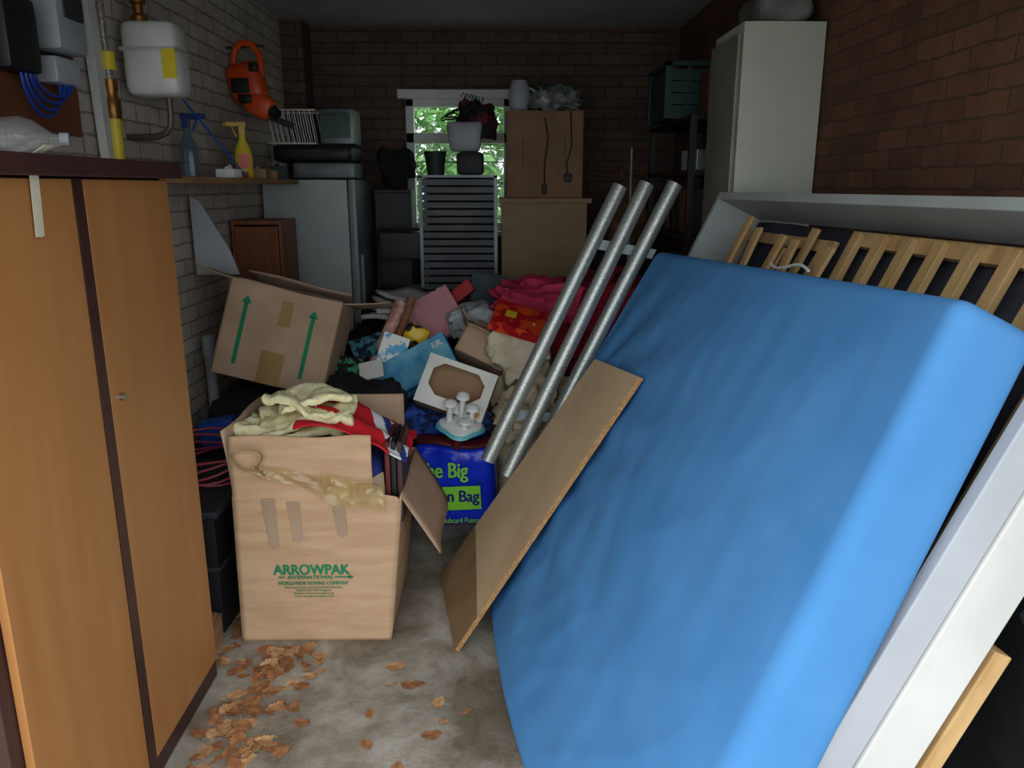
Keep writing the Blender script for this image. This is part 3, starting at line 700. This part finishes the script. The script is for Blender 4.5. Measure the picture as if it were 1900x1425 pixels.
g.text('Suffolk IP27 0PB England',.115,(.003,yf,.194),h=.008,bold=.02)
g.text('Website: www.arrowpak.co.uk',.135,(.003,yf,.183),h=.008,bold=.02)
g.text('Email: sales@arrowpak.co.uk',.13,(.003,yf,.172),h=.008,bold=.02)
g.build('printed_text',M_green,parent=BX,recalc=False,label='green printed company name and address')
# peeled tape
def tapes(u,v):
    x=-.165+.42*u
    c=noise.noise(Vector((u*6,v*1.4,3)))
    wd=.030+.10*u**1.2
    return Vector((x+.01*c,-d/2-.016-.016*abs(c)-.006*abs(math.sin(v*3+u*9)),.622-.085*u**.7+.014*math.sin(u*7)+(v-.5)*wd*(1+.18*math.sin(u*13))+.005*noise.noise(Vector((u*9,v*3,9)))))
g=G().sheet(30,6,tapes)
g.build('peeled_tape',M_tape,parent=BX,smooth=False,label='crumpled strip of glossy brown packing tape')
g=G()
def tape2(u,v):
    x=.06+.19*u
    c=noise.noise(Vector((u*5,v*2.4,13)))
    return Vector((x,-d/2-.030-.014*abs(c),.575-.05*u+(v-.5)*.07+.008*math.sin(u*9)))
g.sheet(14,5,tape2)
g.build('peeled_tape',M_tape,parent=BX,smooth=False,label='doubled end of glossy brown packing tape')
g=G()
def ring(u,v):
    a=u*2*math.pi; r=1+.12*math.sin(3*a)
    return Vector((-.175+.046*r*math.cos(a)+.014*(v-.5),-d/2-.014-.03*v,.662+.036*r*math.sin(a)+.012*(v-.5)))
g.sheet(32,4,ring); g.sheet(8,4,lambda u,v:Vector((-.15+.03*u,-d/2-.015-.02*v,.635-.03*u)))
g.build('tape_loop',mat('tape_loop_film',(176,150,96),(134,108,62),rough=.15,ns=16,alpha=.8,spec=.9),parent=BX,smooth=True,solid=.0012,label='curled loop of packing tape')
for x,l,z in ((-.125,.17,.52),(-.045,.14,.51),(.10,.11,.5)):
    G().sheet(4,8,lambda u,v,x=x,l=l,z=z:Vector((x+(u-.5)*.042*(1-.3*v)+.01*v,-d/2-.0125,z-l*v+.008*math.sin(u*9)*v))).build('tape_strip',M_taped,parent=BX,label='dull stuck strip of parcel tape')
# contents
def towel_fn(s):
    def f(p):
        q=p.copy(); q.z+=.016*math.sin(p.x*19+p.y*9+s)+.026*noise.noise(p*8+Vector((s,0,0)))+.012*(1-2*abs(noise.noise(p*20+Vector((0,s,0)))))
        q.y+=.016*math.sin(p.x*17+s)+.014*noise.noise(p*14); q.x+=.02*noise.noise(p*11+Vector((0,0,s))); return q
    return f
g=G()
g.rbox((0,0,.03),(.36,.26,.045),.02,(36,28,6),fn=towel_fn(0)); g.rbox((.03,-.02,.07),(.32,.23,.03),.015,(36,28,5),rot=(4,-6,12),fn=towel_fn(2))
g.rbox((.05,-.01,.10),(.28,.2,.026),.013,(32,24,5),rot=(-3,5,-8),fn=towel_fn(4)); g.rbox((.06,.0,.125),(.23,.17,.024),.012,(28,22,5),rot=(-5,4,14),fn=towel_fn(7))
g.build('towel',M_towel,loc=(-.69,2.6,.665),smooth=True,label='crumpled pale yellow ribbed towel on top of the moving box',cat='towel')
g=G(); NX,NY=80,60
def flag(u,v):
    return Vector((-.15+.36*u,-.2+.34*v,.03+.05*math.sin(u*4+1)*(.6+.4*v)+.012*math.sin(v*14+u*5)-.09*max(0,u-.75)*2))
g.sheet(NX,NY,flag)
for i in range(len(g.f)):
    u=(i%NX)/NX; v=(i//NX)/NY
    s_=u+v*.35
    k=0
    if s_>.84: k=1
    if s_>.94: k=2
    if s_>1.01: k=1
    if s_>1.06: k=0
    g.m[i]=k
g.build('flag_cloth',[M_red,M_wclo,M_navy],loc=(-.51,2.60,.69),solid=.006,smooth=True,label='red, white and blue cloth draped in the moving box',cat='cloth')
g=G().rbox((0,0,.3),(.45,.44,.6),.05,(10,10,8),fn=lump(.006,7)); g.build('clothes_pile',M_navy,loc=(-.613,2.63,.02),smooth=True,label='folded dark clothing packed inside the moving box',cat='clothes')
for i,(m_,nm) in enumerate(((M_maroon,'maroon'),(M_black,'black'),(M_dkbrown,'dark brown'))):
    g=G(); g.rbox((0,0,0),(.018,.2,.28),.004,(3,3,3)); g.box((.0,.003,.001),(.012,.2,.28))
    g.build('book',m_,loc=(-.368+.02*i,2.53,.55),smooth=True,label=nm+' bound book standing in the moving box',cat='book',group='books in the moving box')

# ------------------------------------------------------------------ heap
g=G().rbox((0,0,.29),(.50,.44,.58),.05,(8,8,8),fn=folds(.03,4,21)); g.build('storage_bag',M_blackf,loc=(-1.0,3.44,.02),smooth=True,label='bulging black storage bag under a tilted carton',cat='bag')
g=G().rbox((0,0,.28),(.56,.44,.56),.05,(8,8,8),fn=folds(.03,4,22)); g.build('storage_bag',M_blackf,loc=(-.40,3.98,.02),smooth=True,label='large dark bag buried under toys and boxes',cat='bag')
g=G().rbox((0,0,.32),(.6,.5,.60),.05,(8,8,8),fn=folds(.03,4,23)); g.build('storage_bag',M_blackf,loc=(.46,4.15,.02),smooth=True,label='dark bulky bag beneath a crimson duvet',cat='bag')
g=G().rbox((0,0,.35),(.6,.38,.7),.05,(8,8,8),fn=folds(.04,4,24)); g.build('storage_bag',M_blackf,loc=(-.55,4.42,.02),smooth=True,label='dark heap of bags near the fridge',cat='bag')

C2=carton('cardboard_box','tilted open cardboard box with green arrows and tape',(-1.0,3.42,.645),(-12,14,0),.48,.36,.41,M_card2,(('front',.12,-84),('right',.2,74),('left',.17,84),('back',.16,-70)),mi=M_card2)
yf=-.183
for x in (-.155,.13):
    g=G(); g.box((x,yf,.19),(.017,.002,.27)); g.prism([(x-.022,.32),(x+.022,.32),(x,.352)],yf-.001,yf+.001)
    g.build('printed_arrow',M_green,parent=C2)
for c_,s_ in (((.0,yf,.07),(.10,.002,.14)),((.015,yf,.31),(.05,.002,.11))):
    G().box(c_,s_).build('parcel_tape',mat('old_tape',(164,134,88),(146,114,70),rough=.25),parent=C2)
g=G().rbox((0,0,.05),(.14,.08,.12),.008,(4,4,4)); g.box((0,-.041,.05),(.1,.002,.05)); g.build('blue_carton',M_bluep,loc=(-1.14,3.08,.47),rot=(0,-8,10),smooth=True,label='small bright blue carton beside the pile',cat='box')
g=G().rbox((0,0,.22),(.34,.2,.44),.03,(6,6,6),fn=folds(.02,5,31)); g.build('storage_bag',M_blackf,loc=(-1.17,3.08,.0),smooth=True,label='dark bag standing by the brick wall',cat='bag')
g=G()
for k in range(5):
    g.tube([(.16*math.cos(a)*(1+.03*k),.16*math.sin(a),.014*k+.02*math.sin(a*2+k)) for a in [j*math.pi/12 for j in range(24)]],.005,6,closed=True)
g.build('cable_coil',M_hose,loc=(-1.06,2.72,.515),rot=(6,0,0),smooth=True,label='coil of pink electric cable on dark crates',cat='cable')
K=thing('storage_crate','black plastic storage crate behind the moving box','crate',(-1.09,2.66,0))
g=G(); g.rbox((0,0,.22),(.3,.5,.44),.02,(4,4,4)); g.build('crate_body',M_black,parent=K,smooth=True)
g=G(); g.rbox((0,0,.45),(.33,.53,.03),.01,(4,4,4)); g.build('lid',M_dkgrey,parent=K,smooth=True)
G().rbox((0,0,.25),(.31,.51,.02),.008,(4,4,4)).build('rib',M_dkgrey,parent=K,smooth=True)
g=G().box((0,0,.05),(.1,.2,.1),(0,0,0)); g.box((0,0,.105),(.08,.18,.012)); g.build('timber_block',M_wood3,loc=(-.985,2.29,0),rot=(0,0,4),bevel=.004,label='short worn timber block on the floor by the wardrobe',cat='timber')

def item(name,label,cat,g,m,loc,rot=(0,0,0),**k): return g.build(name,m,loc=loc,rot=rot,label=label,cat=cat,smooth=k.pop('smooth',True),**k)
for (p0,p1,r,m,lb) in (((-.60,3.62,.66),(-.475,3.8,.95),.03,mat('floral_paper',(214,176,160),(170,110,100),ns=26,rough=.7),'floral wrapping paper roll standing in the pile'),
                     ((-.54,3.68,.66),(-.44,3.93,.95),.024,mat('brown_paper',(160,110,84),(130,84,62),ns=20,rough=.8),'brown wrapping paper roll standing in the pile')):
    g=G().pipe(p0,p1,r,.006); g.build('wrapping_paper_roll',m,smooth=True,label=lb,cat='wrapping paper')
g=G(); g.rbox((0,0,0),(.32,.05,.26),.01,(60,3,4),fn=lambda p:p+Vector((0,.006*math.sin(p.x*150),0)))
item('gift_bag','dusty pink ribbed card folder in the pile','folder',g,M_pinkc,(-.35,4.0,.83),(-35,-28,10))
g=G().rbox((0,0,0),(.2,.03,.07),.004,(3,3,3)); g.box((0,-.016,0),(.14,.002,.03)); item('red_carton','thin red carton lying on the pile','box',g,mat('red_card',(180,40,44),(140,24,30),ns=20,rough=.5),(-.22,4.12,.94),(-20,-38,0))
gb=thing('game_box','flat light blue game box tilted in the pile','game box',(-.40,3.54,.665),(46,-27,6))
G().rbox((0,0,0),(.42,.20,.07),.004,(3,3,3)).build('box_body',mat('blue_side',(40,110,170),(30,90,150),rough=.5,ns=14),parent=gb,smooth=True)
g=G().box((0,0,.036),(.41,.19,.003)); g.build('lid_print',M_ltblue,parent=gb)
g=G(); g.text('ER',.05,(.16,.05,.039),rot=(0,0,0),bold=.03); g.build('printed_text',M_white,parent=gb,recalc=False)
g=G(); g.box((-.14,-.04,.039),(.09,.06,.001)); g.build('printed_panel',M_navy,parent=gb,recalc=False)
G().box((.0,-.101,.0),(.3,.002,.03)).build('side_print',M_ltblue,parent=gb)
wc=thing('display_carton','white card display box with a large cut-out window','box',(-.185,3.26,.66),(-28,18,-8))
W2,H2=.155,.11
g=G()
g.bb(-W2,W2,-.003,.003,-H2,-H2+.05); g.bb(-W2,-W2+.035,-.003,.003,-H2+.05,H2); g.bb(W2-.04,W2,-.003,.003,-H2+.05,H2); g.bb(-W2+.035,W2-.04,-.003,.003,H2-.025,H2)
g.prism([(-W2+.035,-H2+.05),(-W2+.08,-H2+.05),(-W2+.035,-H2+.09)],-.003,.003); g.prism([(W2-.04,-H2+.05),(W2-.09,-H2+.05),(W2-.04,-H2+.1)],-.003,.003)
g.prism([(-W2+.035,H2-.025),(-W2+.075,H2-.025),(-W2+.035,H2-.06)],-.003,.003); g.prism([(W2-.04,H2-.025),(W2-.08,H2-.025),(W2-.04,H2-.065)],-.003,.003)
g.build('front_panel',M_paper,parent=wc)
g=G(); g.bb(-W2,W2,.003,.10,-H2,-H2+.004); g.bb(-W2,-W2+.004,.003,.10,-H2,H2); g.bb(W2-.004,W2,.003,.10,-H2,H2); g.bb(-W2,W2,.096,.10,-H2,H2)
g.build('inner_tray',M_cardin,parent=wc)
g=G(); g.text('X',.022,(.09,-.0045,-H2+.025),bold=.03); g.build('printed_mark',M_black,parent=wc,recalc=False)
g=G(); g.cyl((.125,-.005,-H2+.025),(.125,-.003,-H2+.025),.012); g.build('printed_badge',mat('amber',(226,160,40),rough=.5),parent=wc)
carton('cardboard_box','small open brown carton lying on the pile',(-.1,3.60,.68),(-30,24,-12),.24,.2,.16,M_card2,(('front',.08,120),('left',.07,60),('back',.08,10)),mi=M_card2)
item('plastic_bag','crumpled white plastic bag on the pile','bag',G().rbox((0,0,0),(.22,.18,.14),.06,(18,14,12),fn=folds(.07,9,41)),mat('white_film',(190,194,196),(140,146,152),rough=.3,ns=14),(-.14,3.92,.83))
item('patterned_box','small white and blue patterned gift box','box',(lambda g:(g.box((0,-.026,0),(.1,.002,.03)),g)[1])(G().rbox((0,0,0),(.13,.05,.15),.006,(3,3,3))),mat('blue_white_pattern',(90,170,214),(236,236,226),ns=22,lo=.48,hi=.52,rough=.5),(-.50,3.62,.75),(-15,20,8))
item('toy_case','yellow and black plastic toy case','toy',(lambda g:(g.cyl((0,-.02,0),(0,-.03,0),.02),g)[1])(G().rbox((0,0,0),(.12,.05,.09),.02,(6,4,6))),mat('yellow_black',(232,190,30),(24,22,20),ns=16,lo=.44,hi=.47,rough=.4),(-.4,3.76,.80),(-10,25,0))
item('magazine','glossy black and green magazine in the pile','magazine',(lambda g:(g.box((0,0,.006),(.09,.05,.002)),g)[1])(G().box((0,0,0),(.14,.1,.01))),mat('multi_print',(60,140,100),(20,20,22),ns=40,lo=.52,hi=.56,rough=.3),(-.69,3.5,.70),(55,10,8),smooth=False)
item('magazine','dark glossy magazine lying in the pile','magazine',(lambda g:(g.box((0,0,.006),(.1,.03,.002)),g)[1])(G().box((0,0,0),(.16,.12,.012))),mat('teal_print',(70,120,130),(30,40,60),ns=30,lo=.48,hi=.54,rough=.3),(-.62,3.66,.76),(40,-14,20),smooth=False)
item('leaflet','white printed leaflet in the pile','leaflet',(lambda g:(g.box((0,-.004,.02),(.07,.001,.006)),g.box((0,-.004,0),(.08,.001,.006)),g)[2])(G().box((0,0,0),(.11,.006,.09))),M_paper,(-.58,3.47,.69),(-40,-12,0),smooth=False)
item('holdall','crumpled black fabric holdall','bag',G().rbox((0,0,0),(.32,.24,.16),.07,(14,12,8),fn=folds(.06,6,44)),M_blackf,(-.60,3.31,.60))
item('storage_bag','dark bag behind the moving box','bag',G().rbox((0,0,.25),(.34,.3,.5),.05,(8,8,8),fn=folds(.03,5,45)),M_blackf,(-.56,3.3,.0))
item('duvet_cover','crumpled blue patterned cloth over the pile','cloth',G().rbox((0,0,0),(.38,.28,.12),.06,(20,16,10),fn=folds(.07,8,46)),mat('blue_pattern',(40,84,170),(16,24,60),ns=24,lo=.45,hi=.55,rough=.8),(-.25,3.45,.47))
item('storage_bag','dark bag supporting blue cloth','bag',G().rbox((0,0,.2),(.32,.16,.44),.05,(8,8,8),fn=folds(.02,5,47)),M_blackf,(-.22,3.65,.0))
ts=thing('toy_carousel','white and turquoise plastic toy stand with mushroom-shaped posts','toy',(-.165,3.18,.505),(14,6,0))
def wob(p):
    a=math.atan2(p.y,p.x); k=1+.10*math.cos(a*4)
    return Vector((p.x*k,p.y*k,p.z))
g=G().lathe([(.05,-.02),(.08,-.01),(.098,0),(.092,.012),(.05,.02),(.03,.022)],seg=32); g.v=[wob(p) for p in g.v]; g.build('base',M_turq,parent=ts,smooth=True)
g=G().lathe([(.086,.0),(.084,.018),(.05,.03),(.02,.032)],c=(0,0,.003),seg=32); g.v=[wob(p) for p in g.v]; g.build('rim',M_white,parent=ts,smooth=True)
for x,y,hh in ((-.05,0,.11),(.045,-.01,.10),(.0,.04,.13),(.02,-.05,.05)):
    G().lathe([(.014,0),(.012,hh*.75),(.03,hh*.8),(.026,hh*.92),(.01,hh)],c=(x,y,.02),seg=14).build('post',M_white,parent=ts,smooth=True)
G().cyl((-.01,0,-.1),(0,0,-.01),.02).build('stem',M_maroon,parent=ts,smooth=True)
g=G(); g.sheet(20,3,lambda u,v:Vector((-.17+.34*u,-.02-.05*math.sin(u*3.1)+v*.06,.0+.012*math.sin(u*6)+.02*v)))
item('leather_strap','maroon leather strap across the blue bag','strap',g,M_maroon,(-.2,3.29,.405),solid=.01)
# blue carrier bag
bag=thing('carrier_bag','shiny blue plastic carrier bag with lime green lettering','bag',(-.2,3.40,0))
def bagfn(p):
    q=p.copy(); k=(p.z+.2)/.4
    q.x*=1-.1*max(0,k-.5); q.z+=.02*noise.noise(Vector((p.x*8,p.y*8,1)))*(1 if k>.7 else .2)
    n_=noise.noise(Vector((p.x*9,p.y*7,p.z*5)))+.5*noise.noise(p*19)
    q.y+= .018*n_*(1 if p.y<0 else 0)
    return q
G().rbox((0,0,.2),(.38,.26,.4),.06,(22,12,22),fn=bagfn).build('bag_body',M_bag,parent=bag,smooth=True)
g=G(); g.text('The Big',.225,(-.052,-.156,.277),bold=.035,h=.09); g.build('printed_text',M_lime,parent=bag,recalc=False)
g=G(); g.add([(-.17,-.154,.092),(.12,-.154,.104),(.115,-.154,.215),(-.17,-.154,.205)],[(0,1,2,3)]); g.build('lime_panel',M_lime,parent=bag,recalc=False)
g=G(); g.text('Green Clubcard Points',.25,(-.015,-.154,.05),h=.026,bold=.02); g.build('small_print',M_lime,parent=bag,recalc=False)
g=G(); g.text('Green Bag',.275,(-.028,-.156,.158),bold=.035,h=.07); g.build('panel_text',M_bagd,parent=bag,recalc=False)
g=G(); g.tube([(-.08,-.05,.38),(-.06,-.06,.43),(.0,-.06,.45),(.05,-.05,.42),(.07,-.04,.38)],.01); g.build('handle',M_bag,parent=bag,smooth=True)

item('quilt','cream quilt bundled in a clear bag','quilt',G().rbox((0,0,.33),(.34,.4,.66),.14,(26,26,30),fn=folds(.10,5,51)),M_creamf,(.15,3.66,.0))
item('pillow','ivory pillow stuffed on top of the cream quilt','pillow',G().rbox((0,0,0),(.26,.3,.26),.1,(18,18,18),fn=folds(.08,6,52)),M_whitef,(.08,3.6,.77))
item('cloth_bundle','cream cloth bundle with twisted neck','cloth',G().rbox((0,0,0),(.2,.2,.2),.1,(18,18,18),fn=folds(.07,9,53)),M_creamf,(.1,3.36,.52))
rb=thing('game_box','red and orange game box lying on the pillow','game box',(.1,3.5,.905),(22,16,-6))
G().rbox((0,0,0),(.26,.2,.05),.004,(3,3,3)).build('box_body',mat('red_orange_print',(214,70,30),(166,16,26),ns=18,lo=.5,hi=.56,rough=.4),parent=rb,smooth=True)
G().box((-.05,0,.026),(.05,.05,.002)).build('printed_panel',M_yellow,parent=rb)
item('duvet','crumpled crimson duvet heaped on the pile','duvet',G().rbox((0,0,0),(.76,.6,.33),.165,(46,36,26),fn=folds(.16,4.2,61)),M_crim,(.48,4.10,.80))
item('blanket','bright pink blanket folded over the duvet','blanket',G().rbox((0,0,0),(.42,.34,.15),.075,(34,28,18),fn=folds(.11,6,62)),M_pink,(.22,3.95,.93))
for i in range(4):
    g=G().sheet(6,6,lambda u,v:Vector(((u-.5)*.26,(v-.5)*.34,.01*math.sin(u*5+i)+.006*math.sin(v*7))))
    item('newspaper','folded newspaper on the dark heap','newspaper',g,M_paper,(-.62+.04*i,4.40+.03*i,.78+.035*i),(4*i-6,3,15*i),solid=.02,group='newspapers on the heap')
g=G(); 
for x in (-.14,.14): g.tube([(x,0,0),(x,0,.5),(x,.1,.78)],.01,8)
g.tube([(-.14,.1,.78),(.14,.1,.78)],.01,8); g.rbox((0,.0,.42),(.3,.3,.03),.01,(4,4,4)); g.rbox((0,.09,.68),(.28,.02,.16),.008,(4,4,4))
for x in (-.14,.14): g.tube([(x,-.13,.42),(x,-.15,0)],.01,8)
item('folding_chair','black folding chair behind the pile','chair',g,M_black,(-.60,4.85,.46))
g=G().rbox((0,0,.23),(.34,.3,.46),.04,(6,6,6),fn=folds(.02,5,71)); item('storage_bag','dark bag under a folding chair','bag',g,M_blackf,(-.64,4.85,.0))
g=G().rbox((0,0,0),(.2,.03,.26),.01,(3,3,3)); g.box((0,-.016,0),(.16,.002,.2)); item('picture_frame','dark picture frame standing on the pile','picture frame',g,mat('dark_teal_frame',(34,60,76),(26,46,60),rough=.5),(-.06,4.35,.90),(-12,5,6))
item('duffel_bag','dark bag beside the back cupboard','bag',G().rbox((0,0,.38),(.3,.26,.76),.08,(8,8,8),fn=folds(.04,4,72)),M_blackf,(-.04,4.52,.0))

# ------------------------------------------------------------------ leaves
def leaf_mesh(seed,m):
    r=random.Random(seed); cu=r.uniform(-.2,.6); wv=r.uniform(.42,.62); tw=r.uniform(-.2,.2); bend=r.uniform(-.3,.5); asym=r.uniform(-.5,.5)
    ro=[r.uniform(.70,1.12) for _ in range(40)]
    g=G(); n=18
    def f(u,v):
        x=(u-.5)*.080; prof=max(0.0,math.sin(math.pi*min(1,u**.85)))**.85
        j=int(round(u*n)); s_=(v-.5)*2
        rag=ro[j] if s_>0 else ro[j+20]
        wd=.027*wv*2*prof*(1+(rag-1)*abs(s_))
        y=s_*wd
        z=cu*abs(s_)**2*.007*(1+asym*s_)+bend*.007*(u-.5)**2*4+.0014*math.sin(u*40+s_*2)*abs(s_)+tw*y*(u-.5)
        return Vector((x,y+.005*math.sin(u*3),z))
    g.sheet(n,6,f); g.tube([(-.038,0,f(0.01,.5).z),(-.060,.004,f(0.01,.5).z+.002)],.0007,5)
    me=g.build('leaf_src',m,smooth=True,recalc=False); d=me.data; bpy.data.objects.remove(me)
    z0=min(v.co.z for v in d.vertices)
    for v in d.vertices: v.co.z-=z0-.0005
    return d
LM=[leaf_mesh(i,M_leaf if i%3 else M_leaf2) for i in range(15)]
rl=random.Random(23); pts=[]
for i in range(135):
    if i<84:
        y=rl.uniform(1.62,2.34); x=-.86+abs(rl.gauss(0,.13))+max(0,(y-1.9))*.45*rl.random()
    elif i<100: y=rl.uniform(2.12,2.345); x=rl.uniform(-.86,-.56)
    elif i<116: y=rl.uniform(2.22,2.6); x=rl.uniform(-.925,-.885)
    else: y=rl.uniform(1.65,2.25); x=rl.uniform(-.75,-.1)
    if y<2.2 and x<-.87: x=-.86
    if y>2.34 and -.885<x<-.34: y=2.3
    if x>-.2 and y>2.15: continue
    pts.append((x,y))
for i,(x,y) in enumerate(pts):
    ob=bpy.data.objects.new('dry_leaf',LM[i%15]); COL.objects.link(ob)
    ob.location=(x,y,.0); s_=rl.uniform(.5,.95); ob.scale=(s_,s_,s_); ob.rotation_euler=(rl.uniform(-.18,.18),rl.uniform(-.18,.18),rl.uniform(0,6.28))
    ob["label"]='curled dry brown leaf on the concrete floor'; ob["category"]='leaf'; ob["group"]='dry leaves on the floor'

# ------------------------------------------------------------------ light
w=bpy.data.worlds.new('World'); SC.world=w; w.use_nodes=True
nt=w.node_tree; bg=nt.nodes['Background']
tc=nt.nodes.new('ShaderNodeTexCoord'); sp=nt.nodes.new('ShaderNodeSeparateXYZ'); cr=nt.nodes.new('ShaderNodeValToRGB')
nt.links.new(tc.outputs['Generated'],sp.inputs[0]); nt.links.new(sp.outputs[2],cr.inputs[0])
cr.color_ramp.elements[0].position=.0; cr.color_ramp.elements[0].color=(.60,.66,.68,1)
cr.color_ramp.elements[1].position=.6; cr.color_ramp.elements[1].color=(.92,.96,1,1)
nt.links.new(cr.outputs[0],bg.inputs['Color']); bg.inputs['Strength'].default_value=4.0

SC.view_settings.view_transform='Standard'
SC.view_settings.exposure=0
SC.view_settings.gamma=1.0

cam=bpy.data.cameras.new('Camera'); co=bpy.data.objects.new('Camera',cam); COL.objects.link(co)
cam.sensor_width=36; cam.lens=36*1450/1900; cam.clip_start=.01
co.location=(0,0,1.5); co.rotation_euler=(R(90-14.2),0,R(-.99))
SC.camera=co
